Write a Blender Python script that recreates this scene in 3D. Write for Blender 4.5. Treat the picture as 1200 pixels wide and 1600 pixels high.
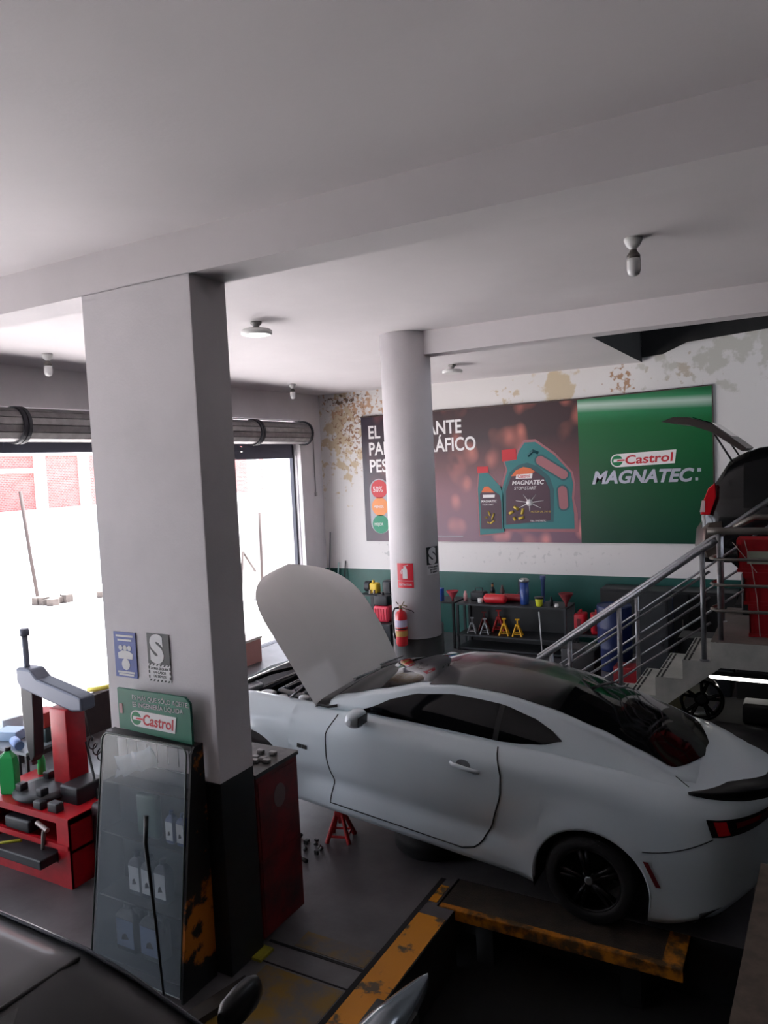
import bpy, bmesh, math, random
from mathutils import Vector, Matrix, Euler
random.seed(7)
PI = math.pi
scene = bpy.context.scene
for o in list(bpy.data.objects):
    bpy.data.objects.remove(o)
COL = scene.collection

# ------------------------------------------------------------------ camera
cam_d = bpy.data.cameras.new('camera')
cam = bpy.data.objects.new('camera', cam_d)
COL.objects.link(cam)
scene.camera = cam
CY, CP, CR = math.radians(-29.295), math.radians(3.544), math.radians(-2.698)
fwd = Vector((math.sin(CY) * math.cos(CP), math.cos(CY) * math.cos(CP), -math.sin(CP)))
rt = Vector((math.cos(CY), -math.sin(CY), 0))
up = rt.cross(fwd)
r2 = math.cos(CR) * rt + math.sin(CR) * up
u2 = -math.sin(CR) * rt + math.cos(CR) * up
cm = Matrix((r2, u2, -fwd)).transposed().to_4x4()
cm.translation = Vector((0, 0, 3.46))
cam.matrix_world = cm
cam_d.sensor_fit = 'VERTICAL'
cam_d.sensor_height = 36.0
cam_d.lens = 1182.67 / 1600 * 36.0
cam_d.clip_start = 0.05
cam_d.clip_end = 300

# ------------------------------------------------------------------ light
world = bpy.data.worlds.new('world')
scene.world = world
world.use_nodes = True
bg = world.node_tree.nodes['Background']
bg.inputs[0].default_value = (0.82, 0.87, 1.0, 1)
bg.inputs[1].default_value = 5.0

def sun(name, elev, azim, power, ang=0.6):
    d = bpy.data.lights.new(name, 'SUN')
    d.energy = power
    d.angle = math.radians(ang)
    d.color = (1.0, 0.965, 0.95)
    o = bpy.data.objects.new(name, d)
    COL.objects.link(o)
    v = Vector((math.cos(azim) * math.cos(elev), math.sin(azim) * math.cos(elev), math.sin(elev)))
    o.rotation_euler = v.to_track_quat('Z', 'Y').to_euler()
    return o
sun('sun', math.radians(64), math.radians(82), 34)

def portal(y0, y1, z0, z1):
    # light portal at a doorway opening: guides the sampling of the daylight, gives no light of its own
    d = bpy.data.lights.new('door_portal', 'AREA')
    d.shape = 'RECTANGLE'
    d.size = y1 - y0
    d.size_y = z1 - z0
    d.cycles.is_portal = True
    o = bpy.data.objects.new('door_portal', d)
    COL.objects.link(o)
    o.matrix_world = Matrix.Translation((-9.60, (y0 + y1) / 2, (z0 + z1) / 2)) @ \
        Matrix(((0, 0, -1, 0), (-1, 0, 0, 0), (0, 1, 0, 0), (0, 0, 0, 1)))
    # local -Z must face +X (inside)
    return o
portal(0.5, 9.6, 0, 3.9)
portal(10.2, 12.96, 0, 3.75)
portal(-2.6, -0.2, 0, 3.9)  # unseen doorway, added to let in more daylight

scene.view_settings.view_transform = 'Standard'
scene.view_settings.look = 'None'
scene.view_settings.gamma = 1
scene.view_settings.use_curve_mapping = False
scene.view_settings.exposure = -0.15

# ------------------------------------------------------------------ materials
def lin(c):
    return tuple(((v / 255) / 12.92 if v / 255 <= .04045 else ((v / 255 + .055) / 1.055) ** 2.4) for v in c)

MATS = {}
def mat(name, rgb, rough=.6, metal=0.0, var=0.0, vscale=4.0, bump=0.0, bscale=30.0, rgb2=None,
        coat=0.0, emit=0.0, alpha=1.0, trans=0.0, thr=(.4, .6), spec=.5):
    if name in MATS:
        return MATS[name]
    m = bpy.data.materials.new(name)
    m.use_nodes = True
    nt = m.node_tree
    b = nt.nodes['Principled BSDF']
    c = lin(rgb)
    b.inputs['Base Color'].default_value = (*c, 1)
    b.inputs['Roughness'].default_value = rough
    b.inputs['Metallic'].default_value = metal
    b.inputs['Coat Weight'].default_value = coat
    b.inputs['Coat Roughness'].default_value = .06
    b.inputs['Specular IOR Level'].default_value = spec
    b.inputs['Transmission Weight'].default_value = trans
    b.inputs['Alpha'].default_value = alpha
    if emit:
        b.inputs['Emission Color'].default_value = (*c, 1)
        b.inputs['Emission Strength'].default_value = emit
    tc = nt.nodes.new('ShaderNodeTexCoord')
    if var or rgb2:
        n = nt.nodes.new('ShaderNodeTexNoise')
        n.inputs['Scale'].default_value = vscale
        n.inputs['Detail'].default_value = 6
        n.inputs['Roughness'].default_value = .6
        nt.links.new(tc.outputs['Object'], n.inputs['Vector'])
        r = nt.nodes.new('ShaderNodeValToRGB')
        if rgb2:
            c2 = lin(rgb2)
        else:
            c2 = tuple(v * (1 - var) for v in c)
        r.color_ramp.elements[0].position = thr[0]
        r.color_ramp.elements[1].position = thr[1]
        r.color_ramp.elements[0].color = (*c2, 1)
        r.color_ramp.elements[1].color = (*c, 1)
        nt.links.new(n.outputs['Fac'], r.inputs['Fac'])
        nt.links.new(r.outputs['Color'], b.inputs['Base Color'])
    if bump:
        n2 = nt.nodes.new('ShaderNodeTexNoise')
        n2.inputs['Scale'].default_value = bscale
        n2.inputs['Detail'].default_value = 4
        nt.links.new(tc.outputs['Object'], n2.inputs['Vector'])
        bp = nt.nodes.new('ShaderNodeBump')
        bp.inputs['Strength'].default_value = bump
        bp.inputs['Distance'].default_value = .01
        nt.links.new(n2.outputs['Fac'], bp.inputs['Height'])
        nt.links.new(bp.outputs['Normal'], b.inputs['Normal'])
    MATS[name] = m
    return m

# ------------------------------------------------------------------ mesh helpers
class MB:
    def __init__(self):
        self.v = []
        self.f = []
        self.mi = []
        self.sm = []

    def add(self, vs, fs, mi=0, smooth=False):
        b = len(self.v)
        self.v += [tuple(p) for p in vs]
        for f in fs:
            self.f.append(tuple(b + i for i in f))
            self.mi.append(mi)
            self.sm.append(smooth)
        return self

    def box(self, x0, x1, y0, y1, z0, z1, mi=0, M=None):
        vs = [Vector((x, y, z)) for z in (z0, z1) for y in (y0, y1) for x in (x0, x1)]
        if M:
            vs = [M @ p for p in vs]
        return self.add(vs, [(0, 2, 3, 1), (4, 5, 7, 6), (0, 1, 5, 4), (2, 6, 7, 3), (0, 4, 6, 2), (1, 3, 7, 5)], mi)

    def rbox(self, x0, x1, y0, y1, z0, z1, r=.02, mi=0, M=None, seg=3):
        # box with vertical and top edges rounded (via stacked rounded rectangles)
        def ring(ins, z):
            pts = []
            rr = max(r - ins * .0, .001)
            for cx, cy, a0 in ((x1 - r, y1 - r, 0), (x0 + r, y1 - r, PI / 2), (x0 + r, y0 + r, PI), (x1 - r, y0 + r, 1.5 * PI)):
                for k in range(seg + 1):
                    a = a0 + k * PI / 2 / seg
                    pts.append(Vector((cx + (rr - ins) * math.cos(a), cy + (rr - ins) * math.sin(a), z)))
            return pts
        rings = []
        for k in range(seg + 1):
            a = k * PI / 2 / seg
            rings.append(ring(r * (1 - math.sin(a)) * .98, z0 + r * (1 - math.cos(a))))
        for k in range(seg, -1, -1):
            a = k * PI / 2 / seg
            rings.append(ring(r * (1 - math.sin(a)) * .98, z1 - r * (1 - math.cos(a))))
        if M:
            rings = [[M @ p for p in rg] for rg in rings]
        return self.rings(rings, mi, True, True)

    def rings(self, rings, mi=0, cap=True, smooth=True, closed=True):
        n = len(rings[0])
        vs = [p for rg in rings for p in rg]
        fs = []
        for i in range(len(rings) - 1):
            for j in range(n if closed else n - 1):
                a = i * n + j
                b = i * n + (j + 1) % n
                fs.append((a, b, b + n, a + n))
        self.add(vs, fs, mi, smooth)
        if cap and closed:
            self.add(rings[0], [tuple(range(n))[::-1]], mi, False)
            self.add(rings[-1], [tuple(range(n))], mi, False)
        return self

    def cyl(self, p0, p1, r0, r1=None, n=16, mi=0, cap=True, smooth=True):
        r1 = r0 if r1 is None else r1
        return self.tube([p0, p1], [r0, r1], n, mi, cap, smooth)

    def tube(self, pts, r, n=10, mi=0, cap=True, smooth=True):
        pts = [Vector(p) for p in pts]
        if not isinstance(r, (list, tuple)):
            r = [r] * len(pts)
        rings = []
        pu = None
        for i, p in enumerate(pts):
            if i == 0:
                d = pts[1] - p
            elif i == len(pts) - 1:
                d = p - pts[i - 1]
            else:
                d = (pts[i + 1] - p).normalized() + (p - pts[i - 1]).normalized()
            d.normalize()
            if pu is None:
                pu = d.orthogonal().normalized()
            else:
                pu = (pu - d * pu.dot(d))
                pu = pu.normalized() if pu.length > 1e-6 else d.orthogonal().normalized()
            w = d.cross(pu)
            rings.append([p + r[i] * (math.cos(2 * PI * k / n) * pu + math.sin(2 * PI * k / n) * w) for k in range(n)])
        return self.rings(rings, mi, cap, smooth)

    def lathe(self, prof, c=(0, 0, 0), n=24, mi=0, M=None, cap=True, smooth=True):
        rings = []
        for r, z in prof:
            rings.append([Vector((c[0] + r * math.cos(2 * PI * k / n), c[1] + r * math.sin(2 * PI * k / n), c[2] + z)) for k in range(n)])
        if M:
            rings = [[M @ p for p in rg] for rg in rings]
        return self.rings(rings, mi, cap, smooth)

    def prism(self, poly, z0, z1, mi=0, M=None):
        # poly = (a,b) outline, extruded along third axis; M maps (a,b,c)
        n = len(poly)
        lo = [Vector((a, b, z0)) for a, b in poly]
        hi = [Vector((a, b, z1)) for a, b in poly]
        if M:
            lo = [M @ p for p in lo]
            hi = [M @ p for p in hi]
        fs = [tuple(range(n))[::-1], tuple(range(n, 2 * n))]
        for i in range(n):
            j = (i + 1) % n
            fs.append((i, j, j + n, i + n))
        return self.add(lo + hi, fs, mi)

    def grid(self, P, mi=0, smooth=True, flip=False):
        m = len(P[0])
        vs = [p for row in P for p in row]
        fs = []
        for i in range(len(P) - 1):
            for j in range(m - 1):
                q = (i * m + j, i * m + j + 1, (i + 1) * m + j + 1, (i + 1) * m + j)
                fs.append(q[::-1] if flip else q)
        return self.add(vs, fs, mi, smooth)

    def build(self, name, mats, parent=None, weld=True, bevel=0.0, solid=0.0):
        me = bpy.data.meshes.new(name)
        me.from_pydata(self.v, [], self.f)
        if not isinstance(mats, (list, tuple)):
            mats = [mats]
        for m in mats:
            me.materials.append(m)
        for p, mi, s in zip(me.polygons, self.mi, self.sm):
            p.material_index = mi
            p.use_smooth = s
        me.update()
        bm = bmesh.new()
        bm.from_mesh(me)
        if weld:
            bmesh.ops.remove_doubles(bm, verts=bm.verts, dist=1e-5)
        bmesh.ops.recalc_face_normals(bm, faces=bm.faces)
        if bevel:
            es = [e for e in bm.edges if len(e.link_faces) == 2 and e.calc_face_angle(0) > .6]
            bmesh.ops.bevel(bm, geom=es, offset=bevel, segments=2, profile=.5, affect='EDGES')
        bm.to_mesh(me)
        bm.free()
        o = bpy.data.objects.new(name, me)
        COL.objects.link(o)
        if parent is not None:
            o.parent = parent
        if solid:
            md = o.modifiers.new('solid', 'SOLIDIFY')
            md.thickness = solid
            md.offset = -1
        return o

def tag(o, label=None, cat=None, group=None, kind=None):
    if label: o['label'] = label
    if cat: o['category'] = cat
    if group: o['group'] = group
    if kind: o['kind'] = kind
    return o

def empty(name, loc=(0, 0, 0), rot=(0, 0, 0), label=None, cat=None, group=None):
    o = bpy.data.objects.new(name, None)
    o.empty_display_size = .1
    COL.objects.link(o)
    o.location = loc
    o.rotation_euler = rot
    return tag(o, label, cat, group)

def struct(o):
    o['kind'] = 'structure'
    return o

def copy_tree(o, parent=None):
    kids = [k for k in bpy.data.objects if k.parent == o]
    c = o.copy()
    COL.objects.link(c)
    if parent is not None:
        c.parent = parent
    for k in kids:
        copy_tree(k, c)
    return c

def text_obj(name, s, size, m, M, parent=None, bold=0.0, sx=1.0, shear=0.0, depth=.002, align='LEFT'):
    cu = bpy.data.curves.new('t', 'FONT')
    cu.body = s
    cu.size = size
    cu.offset = bold
    cu.shear = shear
    cu.extrude = depth
    cu.align_x = align
    cu.resolution_u = 4
    t = bpy.data.objects.new('t', cu)
    COL.objects.link(t)
    dg = bpy.context.evaluated_depsgraph_get()
    me = bpy.data.meshes.new_from_object(t.evaluated_get(dg))
    bpy.data.objects.remove(t)
    me.transform(M @ Matrix.Diagonal((sx, 1, 1, 1)))
    me.materials.clear()
    me.materials.append(m)
    o = bpy.data.objects.new(name, me)
    COL.objects.link(o)
    if parent is not None:
        o.parent = parent
    return o

# maps drawing plane (a right, b up, c out) onto a wall that faces -Y / any frame
def MY(x, y, z):
    return Matrix(((1, 0, 0, x), (0, 0, -1, y), (0, 1, 0, z), (0, 0, 0, 1)))
# ------------------------------------------------------------------ room
WX, WY, CZ = -9.31, 13.9, 5.04
white = mat('white_paint', (220, 216, 219), .75, var=.07, vscale=1.3, bump=.15, bscale=60)
ceil_m = mat('ceiling_paint', (222, 217, 219), .8, var=.05, vscale=.7, bump=.1, bscale=40)
black_p = mat('black_paint', (22, 24, 25), .5, var=.3, vscale=6)
green_w = mat('green_wainscot', (20, 84, 76), .45, var=.15, vscale=2)
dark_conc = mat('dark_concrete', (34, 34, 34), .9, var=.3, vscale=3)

def stained_wall():
    m = mat('stained_wall', (226, 223, 221), .75, bump=.15, bscale=50)
    nt = m.node_tree
    b = nt.nodes['Principled BSDF']
    L = nt.links.new
    tc = nt.nodes.new('ShaderNodeTexCoord')
    col = nt.nodes.new('ShaderNodeRGB')
    col.outputs[0].default_value = (*lin((226, 223, 221)), 1)
    last = col.outputs[0]
    spots = [(-8.75, 4.15, .55, .95, (206, 188, 160), 6.0, .50), (-8.35, 4.75, .9, .35, (196, 160, 132), 9.0, .55), (-8.5, 4.2, .6, .9, (160, 124, 100), 17.0, .60),
             (-3.95, 4.75, .30, .28, (206, 190, 162), 3.0, .38), (-4.95, 4.62, .2, .18, (204, 188, 164), 7.0, .5),
             (-2.85, 4.78, .22, .25, (176, 140, 112), 9.0, .52), (-1.8, 4.85, .5, .2, (196, 186, 172), 8.0, .54),
             (-7.3, 1.65, .35, .35, (196, 196, 194), 9.0, .45), (-8.6, 4.9, .5, .12, (120, 96, 78), 14.0, .56),
             (-.9, 5.1, 1.2, .35, (202, 200, 192), 4.0, .46), (-4.6, 1.6, 2.5, .3, (208, 206, 204), 10.0, .64)]
    for (cx, cz, rx, rz, rgb, sc, th) in spots:
        mp = nt.nodes.new('ShaderNodeMapping')
        mp.inputs['Location'].default_value = (-cx / rx, 0, -cz / rz)
        mp.inputs['Scale'].default_value = (1 / rx, 0, 1 / rz)
        L(tc.outputs['Object'], mp.inputs['Vector'])
        ln = nt.nodes.new('ShaderNodeVectorMath')
        ln.operation = 'LENGTH'
        L(mp.outputs['Vector'], ln.inputs[0])
        ns = nt.nodes.new('ShaderNodeTexNoise')
        ns.inputs['Scale'].default_value = sc
        ns.inputs['Detail'].default_value = 5
        L(tc.outputs['Object'], ns.inputs['Vector'])
        # noise - length*0.25 compared with the threshold
        ma = nt.nodes.new('ShaderNodeMath')
        ma.operation = 'MULTIPLY_ADD'
        ma.inputs[1].default_value = -.16
        L(ln.outputs['Value'], ma.inputs[0])
        L(ns.outputs['Fac'], ma.inputs[2])
        rg = nt.nodes.new('ShaderNodeMapRange')
        rg.inputs['From Min'].default_value = th - .12
        rg.inputs['From Max'].default_value = th - .05
        L(ma.outputs[0], rg.inputs['Value'])
        mx = nt.nodes.new('ShaderNodeMixRGB')
        mx.inputs['Color2'].default_value = (*lin(rgb), 1)
        L(rg.outputs[0], mx.inputs['Fac'])
        L(last, mx.inputs['Color1'])
        last = mx.outputs[0]
    L(last, b.inputs['Base Color'])
    return m
wall_st = stained_wall()

floor_m = mat('floor_concrete', (94, 91, 93), .38, var=.45, vscale=1.6, bump=.12, bscale=25, thr=(.35, .65))
fl = MB()
fl.box(WX - .25, -2.57, -3, WY, -.25, 0)
fl.box(-2.57, 4.2, 5.55, WY, -.25, 0)
fl.box(-2.57, -2.42, -3, 5.12, -.25, 0)
fl.box(-2.42, 4.2, -3, 1.5, -.25, 0)
fl.box(.6, 4.2, 1.5, 5.55, -.25, 0)
struct(fl.build('floor', floor_m))
# recess of the lift
pit = MB()
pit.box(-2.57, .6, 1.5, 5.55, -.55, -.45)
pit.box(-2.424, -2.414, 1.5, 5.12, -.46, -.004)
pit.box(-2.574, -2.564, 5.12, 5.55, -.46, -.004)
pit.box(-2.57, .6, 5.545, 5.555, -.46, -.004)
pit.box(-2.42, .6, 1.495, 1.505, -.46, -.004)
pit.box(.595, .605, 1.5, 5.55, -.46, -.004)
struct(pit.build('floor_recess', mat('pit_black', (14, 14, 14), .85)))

yel = mat('yellow_floor_paint', (206, 132, 16), .6, rgb2=(84, 70, 48), vscale=5, thr=(.40, .46), bump=.2)
st = MB()
st.box(-2.655, -2.425, 2.2, 4.98, .0005, .006)
struct(st.build('trim_1', yel))
st = MB(); st.box(-2.655, -2.585, 5.16, 5.40, .0005, .006)
struct(st.build('trim_2', yel))
st = MB(); st.box(-2.70, -2.66, 2.2, 5.5, .0003, .004)
st.box(-3.5, -2.7, 4.20, 4.225, .0003, .003)
st.box(-3.4, -2.7, 4.0, 4.012, .0003, .003)
struct(st.build('trim_3', mat('groove_black', (12, 12, 12), .8)))
fad = mat('faded_yellow_paint', (120, 92, 22), .6, rgb2=(88, 84, 80), vscale=4, thr=(.42, .60))
st = MB(); st.box(-3.35, -2.71, 3.3, 3.98, .0003, .003); st.box(-3.3, -2.71, 4.24, 4.42, .0003, .003)
struct(st.build('trim_4', fad))
plt = MB(); plt.box(-3.63, -3.40, 3.98, 4.13, .0005, .02)
tag(plt.build('metal_plate', mat('yellow_green_plate', (158, 150, 40), .5, var=.3, vscale=9)),
    'small yellow-green painted plate lying on the dark floor in front of the pillar base', 'plate')

# ceiling with the stair opening
ce = MB()
ce.box(WX - .25, 4.2, -3, 8.6, CZ, CZ + .2)
ce.box(WX - .25, -2.5, 8.6, WY + .2, CZ, CZ + .2)
struct(ce.build('ceiling', ceil_m))
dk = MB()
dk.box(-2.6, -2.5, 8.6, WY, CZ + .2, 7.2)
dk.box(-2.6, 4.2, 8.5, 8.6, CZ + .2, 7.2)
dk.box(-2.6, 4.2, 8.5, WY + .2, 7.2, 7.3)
dk.prism([(-2.49, 5.12), (-2.49, 7.2), (4.2, 7.2), (4.2, 5.62), (-.4, 5.38), (-1.75, 5.30), (-2.15, 5.14)], 0, .05, M=MY(0, WY - .001, 0))  # dark sheet over the wall stands in for the darkness of the void
dk.box(-2.50, -2.495, 8.6, WY, CZ - .001, 5.3)  # thin dark liner over the pale slab side, painting in the void's darkness
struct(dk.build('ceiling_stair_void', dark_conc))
bm_ = MB()
bm_.box(WX, 4.2, 3.77, 4.12, 4.76, CZ)
struct(bm_.build('ceiling_beam', ceil_m))
bm_ = MB()
bm_.box(-4.18, 4.2, 8.28, 8.55, 4.76, CZ)
struct(bm_.build('ceiling_beam', ceil_m))

# back wall
bw = MB()
bw.box(WX - .25, 4.2, WY, WY + .2, 1.25, 7.3, 0)
bw.box(WX - .25, 4.2, WY, WY + .2, 0, 1.25, 1)
struct(bw.build('wall_back', [wall_st, green_w], weld=False))
# left wall with door openings
lw = MB()
X0, X1 = WX - .25, WX
lw.box(X0, X1, -3, WY, 4.45, CZ)
for a, b in ((-3, -2.6), (-.2, .5), (9.6, 10.2)):  # gap next to the front wall is an unseen doorway added for daylight
    lw.box(X0, X1, a, b, 0, 4.45)
lw.box(X0, X1, 12.96, WY, 1.25, 4.45, 0)
lw.box(X0, X1, 13.42, WY, 0, 1.25, 1)
lw.box(X0, X1, 12.96, 13.42, 0, 1.25, 0)
lw.box(X1, X1 + .10, 12.98, 13.36, 0, 4.0, 0)
lw.box(X1, X1 + .07, -3, 13.3, 4.47, 4.53)
struct(lw.build('wall_left', [white, green_w], weld=False))
rw = MB()
rw.box(4.0, 4.2, -3, WY, 0, 5.2)
struct(rw.build('wall_right', dark_conc))  # unseen wall, coloured dark to cut the bounced light
fw = MB()
fw.box(X0, 4.2, -3.2, -3, 0, 5.2)
struct(fw.build('wall_front', dark_conc))  # unseen as well, blacked out so the light falls off faster

# pillars
pl = MB()
pl.box(-4.51, -3.48, 3.77, 4.12, 1.36, 4.77, 0)
struct(pl.build('pillar', white, bevel=.006))
pl = MB()
pl.box(-4.51, -3.48, 3.77, 4.12, 0, 1.36, 0)
struct(pl.build('pillar_base', black_p, bevel=.006))
CCX, CCY, CRR = -4.29, 8.36, .305
pl = MB()
pl.cyl((CCX, CCY, 1.33), (CCX, CCY, CZ), CRR, n=64)
struct(pl.build('round_column', white))
pl = MB()
pl.cyl((CCX, CCY, 0), (CCX, CCY, 1.33), CRR, n=64)
struct(pl.build('round_column_base', black_p))

# doors: guides as structure, roller shutters as things
gd = mat('guide_steel', (70, 72, 80), .5, .6)
for k, (a, b) in enumerate(((.5, 9.6), (10.2, 12.96))):
    g = MB()
    for y in (a, b - .05):
        g.box(WX - .14, WX - .06, y, y + .05, 0, 3.95)
    g.box(WX - .16, WX - .05, a, b, -.003, .004)
    struct(g.build('door_%d' % (k + 1), gd))
sh_m = mat('shutter_steel', (150, 146, 146), .45, .35, var=.2, vscale=8)
sh_d = mat('shutter_dark', (40, 40, 46), .6)
def shutter(y0, y1, zb, zc, label):
    t = empty('roller_shutter', (WX + .24, (y0 + y1) / 2, zb), label=label, cat='shutter')
    oy, oz, ox = (y0 + y1) / 2, zb, WX + .24
    d = MB()
    n = 14
    pr = []
    for k in range(n):        # slatted roll: polygonal drum with grooves
        a = 2 * PI * k / n
        b = 2 * PI * (k + .86) / n
        pr += [(.225 * math.cos(a), .225 * math.sin(a)), (.225 * math.cos(b), .225 * math.sin(b)),
               (.205 * math.cos(b + .03), .205 * math.sin(b + .03)), (.205 * math.cos(a + 2 * PI / n - .03), .205 * math.sin(a + 2 * PI / n - .03))]
    M = Matrix(((1, 0, 0, 0), (0, 0, 1, 0), (0, 1, 0, zc - oz), (0, 0, 0, 1)))
    d.prism(pr, y0 - oy + .05, y1 - oy - .05, 0, M)
    d.build('drum', sh_m, t)
    for y in (y0 - oy, y1 - oy - .05):
        b = MB()
        M2 = M
        pts = [(.25 * math.cos(2 * PI * q / 28), .25 * math.sin(2 * PI * q / 28)) for q in range(28)]
        b.prism(pts, y, y + .05, 0, M2)
        b.build('bracket', sh_d, t)
    c = MB()
    z = zc + .12 - oz
    while z > .1:
        c.box(-.335, -.31, y0 - oy - .01, y1 - oy + .005, z - .085, z, 0)
        c.box(-.325, -.318, y0 - oy + .02, y1 - oy - .02, z - .1, z - .08, 0)
        z -= .095
    c.box(-.34, -.30, y0 - oy - .01, y1 - oy + .005, 0, z + .02, 0)
    c.build('curtain', mat('shutter_slats', (96, 98, 112), .5, .4), t)
    return t
shutter(11.32, 12.95, 3.69, 4.19, 'rolled-up steel shutter over the right doorway next to the back wall corner')
shutter(10.2, 11.30, 3.69, 4.19, 'rolled-up steel shutter whose dark end shows right beside the square pillar')
shutter(6.42, 9.6, 3.86, 4.21, 'rolled-up grey steel shutter over the wide doorway left of the square pillar')
shutter(.5, 6.40, 3.86, 4.21, 'rolled-up steel shutter at the left frame edge with its dark end plate')
# ------------------------------------------------------------------ outside
g = MB()
g.box(-60, WX - .25, -40, 60, -.25, -.02)
struct(g.build('street_ground', mat('pale_dust', (212, 208, 206), .9, var=.12, vscale=.5)))
brick = mat('brick_red', (168, 84, 78), .9)
def brick_nodes():
    nt = brick.node_tree
    b = nt.nodes['Principled BSDF']
    tc = nt.nodes.new('ShaderNodeTexCoord')
    sx_ = nt.nodes.new('ShaderNodeSeparateXYZ')
    mp = nt.nodes.new('ShaderNodeCombineXYZ')
    br = nt.nodes.new('ShaderNodeTexBrick')
    br.inputs['Color1'].default_value = (*lin((168, 88, 86)), 1)
    br.inputs['Color2'].default_value = (*lin((184, 108, 104)), 1)
    br.inputs['Mortar'].default_value = (*lin((176, 140, 136)), 1)
    br.inputs['Scale'].default_value = 4.5
    br.inputs['Mortar Size'].default_value = .03
    nt.links.new(tc.outputs['Object'], sx_.inputs[0])
    nt.links.new(sx_.outputs['Y'], mp.inputs['X'])
    nt.links.new(sx_.outputs['Z'], mp.inputs['Y'])
    nt.links.new(mp.outputs[0], br.inputs['Vector'])
    nt.links.new(br.outputs['Color'], b.inputs['Base Color'])
brick_nodes()
outw = mat('outside_white', (226, 224, 220), .85)
t = empty('brick_house', (-22, 16, 0), label='red brick house front with white concrete columns across the street', cat='building')
w = MB(); w.box(-.3, 0, -14, 12, 2.55, 5.6); w.build('brick_wall', brick, t)
w = MB(); w.box(-.3, .02, -14, 12, 0, 2.55); w.build('plinth_wall', outw, t)
for y in (-6, -2.9, .02, 1.75, 5.2):
    w = MB(); w.box(-.3, .12, y, y + .38, 0, 5.7); w.build('column', outw, t)
w = MB(); w.box(-.3, .14, -14, 12, 4.3, 4.5); w.box(-.3, .14, -14, .1, 3.75, 3.9); w.build('ledge', outw, t)
cor = mat('corrugated_sheet', (196, 206, 208), .4, .5)
w = MB()
rows = []
for k in range(120):
    y = -9 + k * .105
    top = 2.3 + .12 * math.sin(k * .3)
    x = .05 * math.sin(k * 1.6)
    rows.append([Vector((x, y, 0)), Vector((x + .05, y, top))])
w.grid(rows, 0, False)
t = w.build('corrugated_fence', cor, solid=.01)
t.location = (-20.6, 13.9, -.02)
tag(t, 'pale corrugated sheet fence in the bright street left of the square pillar', 'fence')
w = MB(); w.tube([(0, 0, -.02), (-.06, -.1, 1.3), (-.1, -.24, 3.2)], .05, 8)
t = w.build('wooden_post', mat('dark_post', (70, 60, 58), .8)); t.location = (-19.8, 14.25, 0)
tag(t, 'thin dark post leaning in front of the corrugated fence', 'post')
w = MB(); w.lathe([(.19, -.02), (.18, 2.5), (.15, 6.5)], n=18)
t = w.build('utility_pole', mat('pole_concrete', (168, 166, 164), .9, var=.2, vscale=3)); t.location = (-13, 16.1, 0)
tag(t, 'grey concrete utility pole outside seen through the right doorway', 'pole')
def rubble(x, y, s, label):
    w = MB()
    for k in range(7):
        a = random.random() * 6.28
        r = random.uniform(0, s)
        h = random.uniform(.1, .35) * s
        q = [(h * 1.1 * math.cos(2 * PI * j / 6 + a) * random.uniform(.7, 1.2), h * math.sin(2 * PI * j / 6 + a) * random.uniform(.7, 1.2)) for j in range(6)]
        w.prism([(p[0] + r * math.cos(a), p[1] + r * math.sin(a)) for p in q], -.02, h)
    t = w.build('rubble', mat('rubble_stone', (96, 88, 84), .9, var=.4)); t.location = (x, y, 0)
    tag(t, label, 'rubble', kind='stuff')
rubble(-18.6, 13.9, .6, 'heap of grey stones on the bright street at the far left')
rubble(-18.2, 15.4, .5, 'low scatter of stones on the street left of the square pillar')
rubble(-13.8, 14.2, .4, 'dark scrap heap outside the right doorway beside the pole')
# small lean-to pole structures outside door 2
w = MB()
w.tube([(0, 0, 0), (.1, .1, 1.5)], .03, 6); w.tube([(.1, .1, 1.5), (-.2, .9, .9)], .03, 6); w.tube([(.0, .9, -.02), (.05, .9, 2.4)], .035, 6)
t = w.build('street_scaffold', mat('dark_post', (70, 60, 58), .8)); t.location = (-12.2, 14.3, 0)
tag(t, 'thin bent metal poles standing outside beside the square pillar edge', 'poles')
w = MB(); w.box(-.25, .25, -.3, .3, 0, .42); w.box(-.27, .27, -.32, .32, .42, .46, 1)
t = w.build('cardboard_box', [mat('pink_cardboard', (190, 140, 134), .8), mat('pale_lid', (222, 214, 206), .8)]); t.location = (-8.98, 10.45, 0)
tag(t, 'pinkish cardboard box with pale lid on the floor behind the square pillar edge', 'box')
# dark vehicle ramp / awning at the wide doorway
t = empty('door_ramp', (-9.0, 7.6, 0), label='long dark low ramp with a yellow hose lying at the wide doorway', cat='ramp')
w = MB()
w.prism([(-.55, 0), (-.55, .06), (.35, .52), (.5, .52), (.5, 0)], -1.9, 1.5, 0, Matrix(((1, 0, 0, 0), (0, 0, 1, 0), (0, 1, 0, 0), (0, 0, 0, 1))))
w.build('ramp_body', mat('ramp_brown', (58, 46, 46), .7, var=.3, vscale=5), t)
w = MB()
w.tube([(.28 + .22 * math.cos(a), -.35 + .30 * math.sin(a), .55 + .02 * math.cos(a)) for a in [x * .28 - 1.6 for x in range(14)]], .035, 8)
w.build('yellow_hose', mat('hose_yellow', (224, 205, 90), .5), t)
plastic = mat('black_plastic', (11, 11, 13), .45, var=.2, vscale=12)
rubber = mat('tyre_rubber', (12, 12, 13), .75, bump=.3, bscale=60)
glass_d = mat('tinted_glass', (5, 6, 8), .06, spec=.3)
def interp(tab, x):
    if x <= tab[0][0]:
        return tab[0][1]
    for (a, va), (b, vb) in zip(tab, tab[1:]):
        if x <= b:
            k = (x - a) / (b - a)
            k = k * k * (3 - 2 * k) * .35 + k * .65
            return va + (vb - va) * k
    return tab[-1][1]
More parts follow.
